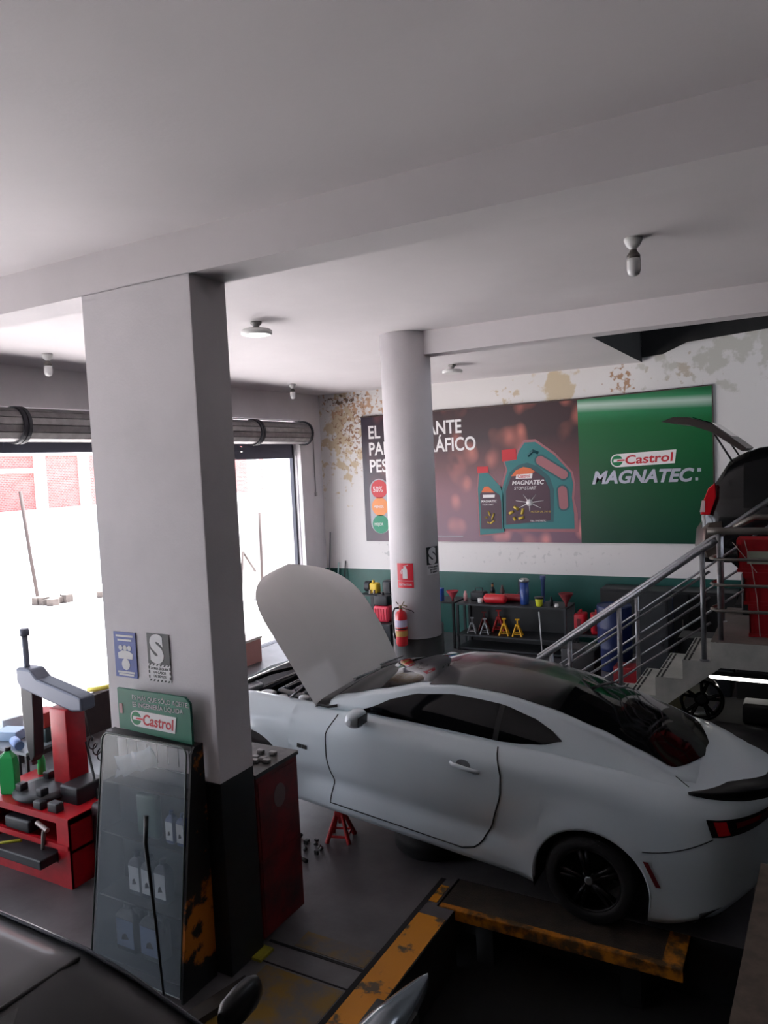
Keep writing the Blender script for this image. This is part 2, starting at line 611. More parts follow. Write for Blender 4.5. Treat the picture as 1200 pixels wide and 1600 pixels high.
# ------------------------------------------------------------------ staircase, landing, upper floor
stone = mat('stair_stone', (186, 188, 182), .5, var=.25, vscale=2.5)
stone_d = mat('landing_top', (120, 112, 106), .6, var=.25, vscale=3)
strip_m = mat('tread_strip', (20, 20, 20), .7)
SX, SZ, RI, RU = -.80, 1.68, .1867, .25
pts = [(SX, SZ)]
for k in range(1, 9):
    pts += [(SX - RU * (k - 1), SZ - RI * k), (SX - RU * k, SZ - RI * k)]
pts += [(SX - RU * 8, 0), (SX - RU * 8 + .35, 0), (SX + .08, 1.44), (SX + .08, SZ)]
t = empty('staircase', (SX, 8.0, 0))
t['kind'] = 'structure'
PI_INV = Matrix.Translation(t.location).inverted()
def st_part(name, mb, m, **k):
    o = mb.build(name, m, t, **k); o.matrix_parent_inverse = PI_INV; return o
w = MB(); w.prism(pts, -8.45, -7.5, 0, MY(0, 0, 0)); st_part('steps', w, stone)
w = MB()
for k in range(0, 8):
    xn = SX - RU * k
    z = SZ - RI * k
    for d in (.01, .05):
        for j in range(3):
            w.box(xn + d, xn + d + .018, 7.50 + j * .32, 7.78 + j * .32, z - .001, z + .003)
st_part('tread_strips', w, strip_m, weld=False)
w = MB(); w.box(SX + .08, 4.0, 7.5, 9.2, 1.44, SZ)
w.box(SX, 4.0, 7.5, 9.2, SZ + .0005, SZ + .004, 1)
st_part('landing', w, [stone, stone_d])
w = MB(); w.box(-.72, 4.0, 9.2, WY - .01, 0, 1.72)
struct(w.build('floor_upper', dark_conc))
w = MB(); w.box(-.2, 4.0, 8.7, 9.19, 0, 1.43)
struct(w.build('wall_under_landing', dark_conc))
steel = mat('railing_steel', (150, 152, 156), .35, .75, var=.15, vscale=20)
steel_d = mat('railing_steel_dark', (120, 116, 110), .4, .75)
def hz(x):     # hand rail height over the flight
    return 2.585 + .735 * (x + .80)
def flight_rail(y, label, posts, x_end, extra=None):
    t = empty('stair_railing', (-.8, y, 0), label=label, cat='railing', group=None)
    inv = Matrix.Translation(t.location).inverted()
    def put(o): o.matrix_parent_inverse = inv
    b = MB(); b.tube([(x_end, y, hz(x_end)), (-.86, y, hz(-.86)), (-.78, y, hz(-.80)), (-.74, y, hz(-.74) - .0)] + (extra or []), .030, 14); put(b.build('handrail', steel, t))
    for x, zb in posts:
        b = MB(); b.cyl((x, y, zb), (x, y, hz(x)), .024, n=14); b.lathe([(.045, 0), (.045, .008), (.03, .012)], (x, y, zb), 16); put(b.build('post', steel, t))
    for d in (.25, .49, .73):
        b = MB(); b.tube([(x_end, y, hz(x_end) - d), (-.80, y, hz(-.80) - d)] + ([(extra[-1][0], y, hz(extra[-1][0]) - d)] if extra else []), .012, 10); put(b.build('rail', steel, t))
    return t
flight_rail(7.53, 'grey steel stair railing on the near side of the flight', [(-.86, SZ - RI), (-1.63, SZ - RI * 4), (-2.13, SZ - RI * 6), (-2.6, SZ - RI * 8)], -2.75)
flight_rail(8.42, 'grey steel stair railing on the far side of the flight, continuing upward', [(-.78, SZ + .004), (-1.63, SZ - RI * 4), (-2.6, SZ - RI * 8)], -2.75, [(-.1, 8.42, hz(-.1))])
t = empty('landing_railing', (-.72, 7.6, SZ + .004), label='dark steel railing with three curved rails across the landing in front of the red crates', cat='railing')
b = MB(); b.tube([(-.10, 0, 1.02), (.0, 0, 1.02), (4.6, 0, 1.02)], .034, 14); b.build('handrail', steel_d, t)
for x in (0, 1.6, 3.2):
    b = MB(); b.cyl((x, 0, 0), (x, 0, 1.02), .024, n=14); b.build('post', steel, t)
for z in (.76, .52, .28):
    b = MB(); b.tube([(-.02, .22, z + .01), (-.07, .16, z), (-.08, .06, z), (-.03, -.03, z), (.1, -.03, z), (4.6, -.03, z)], .015, 10); b.build('rail', steel_d, t)
b = MB(); b.tube([(.10, .35, 1.02), (.28, .35, 1.12), (4.5, .35, 1.12)], .028, 12)
t2 = b.build('handrail_upper', steel_d, t)
for x in (1.0, 3.0):
    b = MB(); b.cyl((x, .35, 0), (x, .35, 1.12), .02, n=10); b.build('post', steel_d, t)
# red crates on the landing
crate_r = mat('crate_red', (176, 18, 28), .45, var=.15, vscale=6)
def crate(x, y, z, label, lab):
    t = empty('plastic_crate', (x, y, z), label=label, cat='crate', group='red crates stacked on the landing')
    b = MB()
    W, D, H = .44, .32, .305
    b.box(0, W, 0, D, 0, .02)
    for (x0, x1, y0, y1) in ((0, W, 0, .014), (0, W, D - .014, D), (0, .014, 0, D), (W - .014, W, 0, D)):
        b.box(x0, x1, y0, y1, .0, H)
    b.box(-.008, W + .008, -.008, D + .008, H - .05, H)
    b.box(-.006, W + .006, -.006, D + .006, .0, .03)
    for k in range(5):
        xx = .02 + k * (W - .06) / 4
        b.box(xx, xx + .015, -.006, 0, .03, H - .05)
    b.build('crate_body', crate_r, t)
    if lab:
        b = MB(); b.box(.08, .36, -.010, -.006, .08, .20); b.build('crate_label', mat('label_pale', (170, 178, 160), .6), t)
    return t
crate(-.49, 7.80, SZ + .005, 'red plastic crate at the bottom of the stack on the landing', False)
crate(-.53, 7.80, SZ + .311, 'red plastic crate in the middle of the stack on the landing', False)
crate(-.58, 7.80, SZ + .617, 'red plastic crate on top of the stack with a pale label', True)
b = MB(); b.tube([(-.52, 7.775, 2.60), (-.46, 7.77, 2.35), (-.42, 7.775, 2.05), (-.40, 7.77, 1.70)], .004, 5); b.tube([(-.62, 7.775, 2.58), (-.50, 7.77, 2.42), (-.42, 7.775, 2.30)], .004, 5)
tag(b.build('packing_string', mat('string_white', (190, 186, 176), .8), weld=False), 'loose white packing string hanging down the red crate stack', 'string')
# under the landing: lamp, rims, bench
t = empty('fluorescent_lamp', (-.66, 8.25, 1.14), label='lit white fluorescent tube lamp under the landing', cat='lamp')
b = MB(); b.tube([(-.24, 0, 0), (.30, 0, 0)], .017, 12); b.build('tube', mat('tube_light', (255, 250, 244), .4, emit=7), t)
b = MB(); b.box(-.26, .32, -.03, .03, .03, .07); b.box(-.27, -.24, -.02, .02, -.02, .04); b.box(.30, .33, -.02, .02, -.02, .04)
b.cyl((.0, 0, .07), (0, 0, .30), .01, n=8); b.build('batten', mat('batten_dark', (60, 60, 60), .5), t)
bench = empty('workbench', (-.1, 8.05, 0), label='dark steel workbench with shelf under the landing', cat='workbench')
b = MB(); b.box(-1.05, 1.4, -.45, .5, .80, .85); b.build('bench_top', dark_conc, bench)
for x in (-1.0, .15, 1.35):
    for y in (-.42, .46):
        b = MB(); b.box(x - .02, x + .02, y - .02, y + .02, 0, .80); b.build('leg', black_p, bench)
b = MB(); b.box(-1.0, 1.35, -.42, .46, .30, .33); b.build('shelf', dark_conc, bench)
rim_w = mat('rim_gloss_black', (18, 18, 19), .25, .3)
def alloy(x, y, z, r, rot, label):
    t = empty('alloy_rim', (x, y, z + r), rot, label, 'wheel rim')
    b = MB()
    M = Matrix.Rotation(PI / 2, 4, 'X')
    b.lathe([(r * .86, -.09), (r, -.09), (r, -.08), (r * .92, -.03), (r * .92, .05), (r, .09), (r, .10), (r * .86, .09), (r * .84, .0), (r * .86, -.09)], n=40, M=M, cap=False)
    b.build('rim_barrel', rim_w, t)
    b = MB()
    for k in range(5):
        a0 = 2 * PI * k / 5 + .3
        for d in (-.16, .16):
            b.tube([M @ Vector((.05 * math.cos(a0), .05 * math.sin(a0), .06)), M @ Vector((r * .88 * math.cos(a0 + d), r * .88 * math.sin(a0 + d), .085))], [.02, .016], 6)
    b.lathe([(.07, .03), (.07, .07), (.04, .08)], n=18, M=M)
    b.build('spokes', rim_w, t, weld=False)
    return t
alloy(-.93, 7.80, .853, .20, (0, .12, .25), 'black five-spoke alloy rim standing on the bench under the landing')
def tyre_thing(name, x, y, z, r, wd, rot, label, cat='tyre', group=None):
    b = MB(); h = wd / 2
    b.lathe([(r * .62, -h), (r * .74, -h), (r * .93, -h * .95), (r, -h * .65), (r * .985, -h * .3), (r, -h * .25), (r, h * .25), (r * .985, h * .3), (r, h * .65), (r * .93, h * .95), (r * .74, h), (r * .62, h), (r * .60, h * .8), (r * .60, -h * .8), (r * .62, -h)], n=48, cap=False)
    o = b.build(name, rubber); o.location = (x, y, z); o.rotation_euler = rot
    return tag(o, label, cat, group)
b = MB(); b.rbox(-.16, .16, -.12, .12, 0, .20, .03); o = b.build('tool_case', plastic); o.location = (-.40, 7.85, .853)
tag(o, 'small dark case on the bench right of the black rim', 'case')
b = MB(); b.rbox(-.11, .11, -.12, .12, 0, .28, .04); o = b.build('grey_canister', mat('canister_grey', (120, 124, 126), .5)); o.location = (-.06, 7.86, .853)
tag(o, 'pale grey canister on the bench at the right frame edge', 'canister')

# SUV on the upper floor
SUVW = mat('suv_black', (14, 14, 15), .25, coat=.6)
suv = empty('suv', (-1.08, 10.28, 1.72), label='black SUV with its tailgate raised on the upper floor behind the crates', cat='car')
def suv_sec(x):
    zt = interp([(0, 1.02), (.10, 1.30), (.30, 1.62), (.55, 1.74), (1.2, 1.80), (2.2, 1.78), (2.6, 1.70), (3.3, 1.12), (4.4, .98), (4.55, .75)], x)
    belt = 1.02 if x < 3.2 else min(1.02, zt - .03)
    zb = .42 if x < .4 else .28
    hw = .90 * (1 - .10 * max(0, (.25 - x) / .25) ** 2) * (1 - .25 * max(0, (x - 4.0) / .55) ** 2)
    top = .70 if zt > 1.25 else .84
    pts = [(-.70, zb), (-hw * .97, zb + .05), (-hw, .62), (-hw, .9), (-hw * .985, belt)]
    k = max(0, min(1, (zt - belt) / .75))
    pts += [(-(hw * .985 + (top - hw * .985) * k * .7), belt + (zt - belt) * .6), (-(hw * .985 + (top - hw * .985) * k), zt - .07 * k - .01), (-top * .8, zt - .01), (-top * .3, zt)]
    full = pts + [(-a, b_) for a, b_ in pts[::-1]]
    return [Vector((x, a, b_)) for a, b_ in full]
b = MB(); b.rings([suv_sec(x) for x in [0, .05, .1, .2, .3, .45, .6, .8, 1.0, 1.3, 1.8, 2.2, 2.4, 2.6, 2.8, 3.0, 3.3, 3.8, 4.2, 4.45, 4.55]], 0, True, True)
b.build('body', SUVW, suv)
for s in (-1, 1):
    b = MB()
    rows = []
    for k in range(13):
        x = .45 + 2.35 * k / 12
        sc = suv_sec(x)
        lo, hi = (sc[4] + (sc[5] - sc[4]) * .12), (sc[5] + (sc[6] - sc[5]) * .72)
        rows.append([Vector((x, s * (abs(p.y) + .006), p.z)) for p in (lo, (lo + hi) / 2 + Vector((0, -.004, 0)), hi)])
    b.grid(rows, 0); b.build('side_window', glass_d if 'tinted_glass' in MATS else mat('tinted_glass', (9, 11, 13), .05, coat=1.0), suv)
    b = MB()
    b.prism([(.0, 1.0), (.10, .99), (.17, 1.2), (.16, 1.36), (.09, 1.30), (.02, 1.12)], .80 * 1, .92, 0, Matrix(((1, 0, 0, 0), (0, 0, s, 0), (0, 1, 0, 0), (0, 0, 0, 1))))
    tl = b.build('tail_lamp', mat('suv_lamp_red', (206, 24, 34), .2, coat=.8, spec=.6), suv, bevel=.008)
    b = MB(); b.prism([(-.004, 1.03), (.05, 1.03), (.055, 1.16), (.02, 1.16)], .84, .926, 0, Matrix(((1, 0, 0, 0), (0, 0, s, 0), (0, 1, 0, 0), (0, 0, 0, 1)))); b.build('clear_lens', mat('clear_lens', (220, 190, 190), .2), tl)
b = MB()
b.rings([[Vector((x, y, z)) for x, z in ((-.10, .48), (-.13, .62), (-.11, .82), (-.04, .92), (.10, .94), (.12, .45))] if abs(y) < .7 else [Vector((x + .12 * (abs(y) - .7) / .2, y, z)) for x, z in ((-.06, .50), (-.09, .62), (-.07, .82), (-.02, .90), (.10, .92), (.12, .47))] for y in (-.91, -.85, -.7, 0, .7, .85, .91)])
b.build('bumper', mat('bumper_bronze', (84, 76, 70), .3, .5, coat=.5), suv)
b = MB()
prof = [(.48, 1.74), (.34, 1.86), (.12, 2.04), (-.12, 2.13), (-.30, 2.15), (-.44, 2.10), (-.30, 2.07), (-.12, 2.04), (.10, 1.95), (.30, 1.80), (.44, 1.70)]
b.prism(prof, -.70, .70, 0, Matrix(((1, 0, 0, 0), (0, 0, 1, 0), (0, 1, 0, 0), (0, 0, 0, 1))))
lg = b.build('liftgate', mat('liftgate_grey', (70, 62, 60), .4, .3), suv, bevel=.01)
b = MB(); b.prism([(.30, 1.88), (.10, 2.05), (-.1, 2.13), (-.1, 2.135), (.10, 2.06), (.31, 1.89)], -.58, .58, 0, Matrix(((1, 0, 0, 0), (0, 0, 1, 0), (0, 1, 0, 0), (0, 0, 0, 1)))); b.build('rear_glass', mat('tinted_glass', (9, 11, 13), .05, coat=1.0), lg)
for s in (-1, 1):
    b = MB(); b.tube([(.12, s * .68, 1.96), (.34, s * .72, 1.58)], .012, 6); b.build('gas_strut', plastic if 'black_plastic' in MATS else mat('black_plastic', (16, 16, 18), .45, var=.2, vscale=12), suv)
for x in (.85, 3.6):
    for s in (-1, 1):
        b = MB(); M = Matrix.Translation((x, s * .80, .36)) @ Matrix.Rotation(-s * PI / 2, 4, 'X')
        b.lathe([(.22, -.11), (.33, -.10), (.36, -.07), (.36, .07), (.33, .10), (.22, .105), (.20, .06), (.001, .07)], n=32, M=M); b.build('wheel', mat('tyre_rubber', (17, 17, 18), .75, bump=.3, bscale=60), suv)
# ------------------------------------------------------------------ banner
BY = 13.865
t = empty('wall_banner', (-4.8, WY - .03, 1.86), label='long oil advertising banner with lettering, bottles and a green panel on the back wall', cat='banner')
def bpart(name, mb, m, **k):
    o = mb.build(name, m, t, **k)
    o.matrix_parent_inverse = Matrix.Translation(t.location).inverted()
    return o
def banner_mat():
    m = mat('banner_purple', (60, 34, 44), .35)
    nt = m.node_tree
    b = nt.nodes['Principled BSDF']
    L = nt.links.new
    tc = nt.nodes.new('ShaderNodeTexCoord')
    mp = nt.nodes.new('ShaderNodeMapping')
    mp.inputs['Scale'].default_value = (1.0, 1, .75)
    L(tc.outputs['Object'], mp.inputs['Vector'])
    n1 = nt.nodes.new('ShaderNodeTexNoise')
    n1.inputs['Scale'].default_value = 1.1
    n1.inputs['Detail'].default_value = 3
    L(mp.outputs['Vector'], n1.inputs['Vector'])
    n2 = nt.nodes.new('ShaderNodeTexVoronoi')
    n2.feature = 'SMOOTH_F1'
    n2.inputs['Scale'].default_value = 3.1
    L(mp.outputs['Vector'], n2.inputs['Vector'])
    sp = nt.nodes.new('ShaderNodeSeparateXYZ')
    L(tc.outputs['Object'], sp.inputs[0])
    # printed picture: dark street at the top, mauve road at the bottom
    rz = nt.nodes.new('ShaderNodeMapRange')
    rz.inputs['From Min'].default_value = 2.0
    rz.inputs['From Max'].default_value = 3.9
    L(sp.outputs['Z'], rz.inputs['Value'])
    cr = nt.nodes.new('ShaderNodeValToRGB')
    e = cr.color_ramp.elements
    e[0].position = 0; e[0].color = (*lin((118, 84, 102)), 1)
    e[1].position = 1; e[1].color = (*lin((52, 26, 32)), 1)
    a = e.new(.45); a.color = (*lin((124, 76, 88)), 1)
    a = e.new(.7); a.color = (*lin((100, 52, 56)), 1)
    L(rz.outputs[0], cr.inputs['Fac'])
    c2 = nt.nodes.new('ShaderNodeValToRGB')
    e = c2.color_ramp.elements
    e[0].position = .12; e[0].color = (*lin((196, 110, 92)), 1)
    e[1].position = .42; e[1].color = (0, 0, 0, 1)
    L(n2.outputs['Distance'], c2.inputs['Fac'])
    g2 = nt.nodes.new('ShaderNodeMixRGB'); g2.blend_type = 'SCREEN'
    r3 = nt.nodes.new('ShaderNodeMapRange')
    r3.inputs['From Min'].default_value = .38; r3.inputs['From Max'].default_value = .62
    L(n1.outputs['Fac'], r3.inputs['Value'])
    L(r3.outputs[0], g2.inputs['Fac'])
    L(cr.outputs['Color'], g2.inputs['Color1'])
    L(c2.outputs['Color'], g2.inputs['Color2'])
    rx = nt.nodes.new('ShaderNodeMapRange')
    rx.inputs['From Min'].default_value = -7.0
    rx.inputs['From Max'].default_value = -8.2
    L(sp.outputs['X'], rx.inputs['Value'])
    mx = nt.nodes.new('ShaderNodeMixRGB')
    mx.inputs['Color2'].default_value = (*lin((54, 46, 60)), 1)
    L(rx.outputs[0], mx.inputs['Fac'])
    L(g2.outputs[0], mx.inputs['Color1'])
    L(mx.outputs[0], b.inputs['Base Color'])
    return m
def green_mat():
    m = mat('banner_green', (14, 92, 52), .3)
    nt = m.node_tree
    b = nt.nodes['Principled BSDF']
    L = nt.links.new
    tc = nt.nodes.new('ShaderNodeTexCoord')
    sp = nt.nodes.new('ShaderNodeSeparateXYZ')
    L(tc.outputs['Object'], sp.inputs[0])
    # printed pale sweep along the top edge of the green artwork
    ma = nt.nodes.new('ShaderNodeMath'); ma.operation = 'MULTIPLY_ADD'
    ma.inputs[1].default_value = .03
    L(sp.outputs['X'], ma.inputs[0]); L(sp.outputs['Z'], ma.inputs[2])
    cr = nt.nodes.new('ShaderNodeValToRGB')
    e = cr.color_ramp.elements
    e[0].position = .0; e[0].color = (*lin((8, 62, 44)), 1)
    e[1].position = 1; e[1].color = (*lin((24, 108, 62)), 1)
    for p, c in ((.45, (10, 82, 46)), (.80, (14, 104, 54)), (.88, (40, 130, 84)), (.93, (190, 214, 200)), (.965, (60, 140, 96))):
        q = e.new(p); q.color = (*lin(c), 1)
    rz = nt.nodes.new('ShaderNodeMapRange')
    rz.inputs['From Min'].default_value = 1.8
    rz.inputs['From Max'].default_value = 4.45
    L(ma.outputs[0], rz.inputs['Value'])
    L(rz.outputs[0], cr.inputs['Fac'])
    L(cr.outputs['Color'], b.inputs['Base Color'])
    return m
w = MB(); w.box(-8.24, -3.64, BY, WY, 1.86, 4.48)
bpart('printed_panel', w, banner_mat())
w = MB(); w.prism([(-3.64, 1.86), (-1.375, 1.86), (-1.375, 4.53), (-3.64, 4.49)], 0, WY - BY, 0, MY(0, WY, 0))
bpart('green_panel', w, green_mat())
w = MB(); w.tube([(-8.24, BY, 4.49), (-3.64, BY, 4.49), (-1.37, BY, 4.54), (-1.37, BY, 1.86)], .015, 6)
bpart('frame', w, mat('frame_brown', (70, 52, 50), .6))
wl = mat('print_white', (235, 232, 232), .5)
red_p = mat('print_red', (198, 34, 46), .5)
grn_p = mat('print_green', (0, 122, 72), .5)
TY = BY - .004
def btext(s, x, z, size, m, sx=1., shear=0, bold=0., y=None):
    o = text_obj('lettering', s, size, m, MY(x, TY if y is None else y, z), t, bold, sx, shear, .001)
    o.matrix_parent_inverse = Matrix.Translation(t.location).inverted()
    return o
btext('EL LUBRICANTE', -8.08, 4.03, .375, wl, .80, 0, .007)
btext('PARA EL TR\u00c1FICO', -8.08, 3.68, .375, wl, .80, 0, .007)
btext('PESADO', -8.08, 3.32, .375, wl, .80, 0, .007)
def disc(cx, cz, r, sx=1, n=32):
    return [(cx + r * sx * math.cos(2 * PI * k / n), cz + r * math.sin(2 * PI * k / n)) for k in range(n)]
def capsule(cx, cz, w, h, n=12):
    return [(cx + w * math.cos(a), cz + h - w + w * math.sin(a)) for a in [PI * k / n for k in range(n + 1)]] + \
           [(cx + w * math.cos(a), cz - h + w + w * math.sin(a)) for a in [PI + PI * k / n for k in range(n + 1)]]
w = MB(); w.prism(capsule(-7.865, 2.6, .235, .58), 0, .006, 0, MY(0, BY, 0)); bpart('pill_sign', w, mat('print_grey', (170, 170, 176), .5))
for cz, rgb, nm, s in ((2.96, (200, 56, 62), 'print_r2', '50%'), (2.59, (232, 146, 84), 'print_o2', 'MENOS'), (2.22, (36, 138, 104), 'print_g2', 'MEJOR')):
    w = MB(); w.prism(disc(-7.865, cz, .195), 0, .010, 0, MY(0, BY, 0)); w.prism(disc(-7.865, cz, .195), 0, 0.0101, 0, MY(0, BY, 0))
    bpart('round_symbol', w, mat(nm, rgb, .5))
    k = .17 if s == '50%' else .085
    btext(s, -7.865 - (.155 if s == '50%' else .15), cz - k * .35, k, wl, .85, y=BY - .012)
# printed oil cans
teal = mat('print_teal', (24, 116, 118), .45)
teal2 = mat('print_teal_dark', (14, 84, 90), .45)
plum = mat('print_plum', (66, 30, 50), .45)
glow = mat('print_pink_edge', (158, 100, 106), .5)
gold = mat('print_gold', (196, 168, 70), .5)
org = mat('print_orange', (222, 110, 60), .5)
def can_big():
    out = [(-5.15, 2.12), (-5.14, 2.9), (-5.02, 3.25), (-5.07, 3.42), (-4.84, 3.44), (-4.78, 3.60), (-4.66, 3.76), (-4.45, 3.76), (-4.1, 3.50), (-3.8, 3.16), (-3.76, 2.95), (-3.79, 2.7), (-3.76, 2.4), (-3.76, 2.12)]
    c = (-4.45, 2.9)
    big = [(c[0] + (x - c[0]) * 1.06, c[1] + (z - c[1]) * 1.06) for x, z in out]
    big[12] = (-3.69, 2.4); big[13] = (-3.69, 2.06)
    w = MB(); w.prism(big, 0, .005, 0, MY(0, BY, 0)); bpart('halo', w, glow)
    w = MB(); w.prism(out, 0, .008, 0, MY(0, BY, 0)); bpart('large_can_print', w, teal)
    w = MB(); w.prism([(-5.12, 3.42), (-4.82, 3.45), (-4.84, 3.66), (-5.12, 3.64)], 0, .010, 0, MY(0, BY, 0)); bpart('cap_print', w, red_p)
    w = MB(); w.prism([(-5.13, 2.2), (-5.11, 2.85), (-4.98, 3.2), (-4.8, 3.34), (-4.62, 3.38), (-4.42, 3.30), (-4.2, 3.10), (-4.12, 2.85), (-4.15, 2.25)], 0, .010, 0, MY(0, BY, 0)); bpart('label_print', w, teal2)
    w = MB(); w.prism([(-5.08, 2.2), (-5.06, 2.85), (-4.95, 3.12), (-4.72, 3.27), (-4.55, 3.28), (-4.3, 3.08), (-4.2, 2.85), (-4.2, 2.28)], 0, .012, 0, MY(0, BY, 0)); bpart('label_print', w, plum)
    w = MB(); w.prism([(-4.95, 3.13), (-4.85, 3.24), (-4.7, 3.3), (-4.56, 3.27), (-4.47, 3.2), (-4.6, 3.15)], 0, .0135, 0, MY(0, BY, 0)); bpart('label_print', w, org)
    w = MB(); 
    def rot_caps(cx, cz, wd, h, a):
        return [(cx + (x - cx) * math.cos(a) - (z - cz) * math.sin(a), cz + (x - cx) * math.sin(a) + (z - cz) * math.cos(a)) for x, z in capsule(cx, cz, wd, h)]
    for d, m_, nm in ((.03, teal2, 'rim_print'), (0, glow, 'grip_print')):
        w = MB(); w.prism(rot_caps(-4.15, 3.27, .085 + d, .34 + d, math.radians(57)), 0, .011 + (.002 if d == 0 else 0), 0, MY(0, BY, 0)); bpart(nm, w, m_)
        w = MB(); w.prism(rot_caps(-3.955, 2.7, .085 + d, .22 + d, math.radians(3)), 0, .011 + (.002 if d == 0 else 0), 0, MY(0, BY, 0)); bpart(nm, w, m_)
    w = MB(); w.tube([(-4.6, TY, 3.5), (-4.5, TY, 3.6), (-4.4, TY, 3.55)], .03, 6); bpart('rim_print', w, teal2)
    y = BY - .014
    w = MB(); w.prism([(-4.86, 3.08), (-4.84, 3.16), (-4.52, 3.17), (-4.54, 3.08)], 0, .014, 0, MY(0, BY, 0)); bpart('logo_print', w, wl)
    btext('Castrol', -4.82, 3.095, .09, red_p, .9, 0, .001, y=BY - .016)
    btext('MAGNATEC', -4.94, 2.965, .115, wl, 1.0, .2, .002, y=y)
    btext('STOP-START', -4.9, 2.87, .085, wl, .9, .2, 0, y=y)
    w = MB()
    for a in range(7):
        r = .28
        an = a * .9 + .2
        w.tube([(-4.6, y, 2.62), (-4.6 + r * math.cos(an), y, 2.62 + .6 * r * math.sin(an))], [.012, .004], 5)
    w.lathe([(.001, -.07), (.05, -.05), (.07, 0), (.05, .05), (.001, .07)], (-4.6, y, 2.62), 10)
    bpart('molecule_print', w, wl)
    w = MB()
    for k in range(5):
        an = k * 1.25
        w.tube([(-4.85 + .09 * math.cos(an), y, 2.4 + .09 * math.sin(an)), (-4.85 + .16 * math.cos(an + .7), y, 2.42 + .14 * math.sin(an + .7))], .03, 6)
    bpart('molecule_print', w, gold)
    btext('MOTOR OIL 5W-30', -4.58, 2.43, .05, gold, .9, y=y)
    btext('FULL SYNTHETIC', -4.6, 2.26, .045, wl, .9, y=y)
can_big()
out = [(-5.63, 2.0), (-5.64, 2.9), (-5.60, 3.2), (-5.42, 3.22), (-5.18, 2.95), (-5.12, 2.78), (-5.13, 2.05)]
w = MB(); w.prism([(-5.38 + (x + 5.38) * 1.1, 2.6 + (z - 2.6) * 1.05) for x, z in out], 0, .005, 0, MY(0, BY, 0)); bpart('halo', w, glow)
w = MB(); w.prism(out, 0, .008, 0, MY(0, BY, 0)); bpart('small_can_print', w, teal)
w = MB(); w.prism([(-5.64, 3.22), (-5.41, 3.22), (-5.41, 3.34), (-5.64, 3.34)], 0, .009, 0, MY(0, BY, 0)); bpart('cap_print', w, red_p)
w = MB(); w.prism([(-5.60, 2.12), (-5.60, 2.8), (-5.52, 2.93), (-5.44, 2.95), (-5.2, 2.78), (-5.17, 2.65), (-5.17, 2.12)], 0, .010, 0, MY(0, BY, 0)); bpart('label_print', w, plum)
w = MB(); w.prism([(-5.57, 2.84), (-5.5, 2.95), (-5.42, 2.95), (-5.3, 2.83)], 0, .0115, 0, MY(0, BY, 0)); bpart('label_print', w, org)
w = MB(); w.prism([(-5.54, 2.73), (-5.54, 2.79), (-5.29, 2.79), (-5.3, 2.73)], 0, .0115, 0, MY(0, BY, 0)); bpart('logo_print', w, wl)
btext('MAGNATEC', -5.58, 2.64, .065, wl, .9, .2, .001, y=BY - .012)
btext('STOP-START', -5.56, 2.58, .045, wl, .9, .2, y=BY - .012)
w = MB()
for k in range(5):
    an = k * 1.25
    w.tube([(-5.42 + .05 * math.cos(an), BY - .012, 2.3 + .08 * math.sin(an)), (-5.40 + .10 * math.cos(an + .7), BY - .012, 2.35 + .12 * math.sin(an + .7))], .018, 6)
bpart('molecule_print', w, gold)
w = MB(); w.box(-6.9, -6.0, BY - .004, BY, 1.965, 1.98); bpart('fine_print', w, mat('print_grey', (170, 170, 176), .5))

def castrol_logo(par, M, W, H, inv, mwhite, mred, mgreen, dep=.006):
    # white slanted plate with round left end, green-red roundel and red lettering; origin at plate's lower left
    def put(o):
        if inv is not None:
            o.matrix_parent_inverse = inv
    pl_ = [(H * .5 + H * .5 * math.cos(a), H * .5 + H * .5 * math.sin(a)) for a in [PI / 2 + PI * k / 12 for k in range(13)]] + [(W - H * .16, 0), (W, H)]
    b = MB(); b.prism(pl_, 0, dep, 0, M); put(b.build('logo_plate', mwhite, par))
    b = MB(); b.prism([(H * .5 + H * .41 * math.cos(a), H * .5 + H * .41 * math.sin(a)) for a in [2 * PI * k / 28 for k in range(28)]], dep, dep * 1.3, 0, M)
    put(b.build('logo_roundel', mgreen, par))
    b = MB(); b.prism([(H * .2, H * .40), (H * .25, H * .62), (H * 1.05, H * .62), (H * 1.05, H * .40)], dep, dep * 1.5, 0, M); put(b.build('logo_bar', mwhite, par))
    b = MB(); b.prism([(H * .45, H * .45), (H * .55, H * .56), (H * 1.05, H * .56), (H * 1.05, H * .45)], dep, dep * 1.7, 0, M); put(b.build('logo_bar', mred, par))
    o = text_obj('lettering', 'Castrol', H * .92, mred, M @ Matrix.Translation((H * 1.02, H * .19, dep * 1.3)), par, H * .018, (W - H * 1.25) / (H * .92 * 3.05), .12, dep * .2)
    put(o)
castrol_logo(t, MY(-3.07, BY, 3.22) @ Matrix.Rotation(math.radians(2), 4, 'Z'), 1.12, .235, Matrix.Translation(t.location).inverted(), wl, red_p, grn_p)
btext('MAGNATEC', -3.42, 2.945, .31, mat('print_silver', (190, 192, 206), .35, .3), 1.0, .28, .011)
for q_ in ((-1.665, -1.62, 2.95, 3.0), (-1.63, -1.57, 3.10, 3.16)):
    w = MB(); w.box(q_[0], q_[1], TY - .002, BY, q_[2], q_[3]); bpart('lettering', w, MATS['print_silver'])
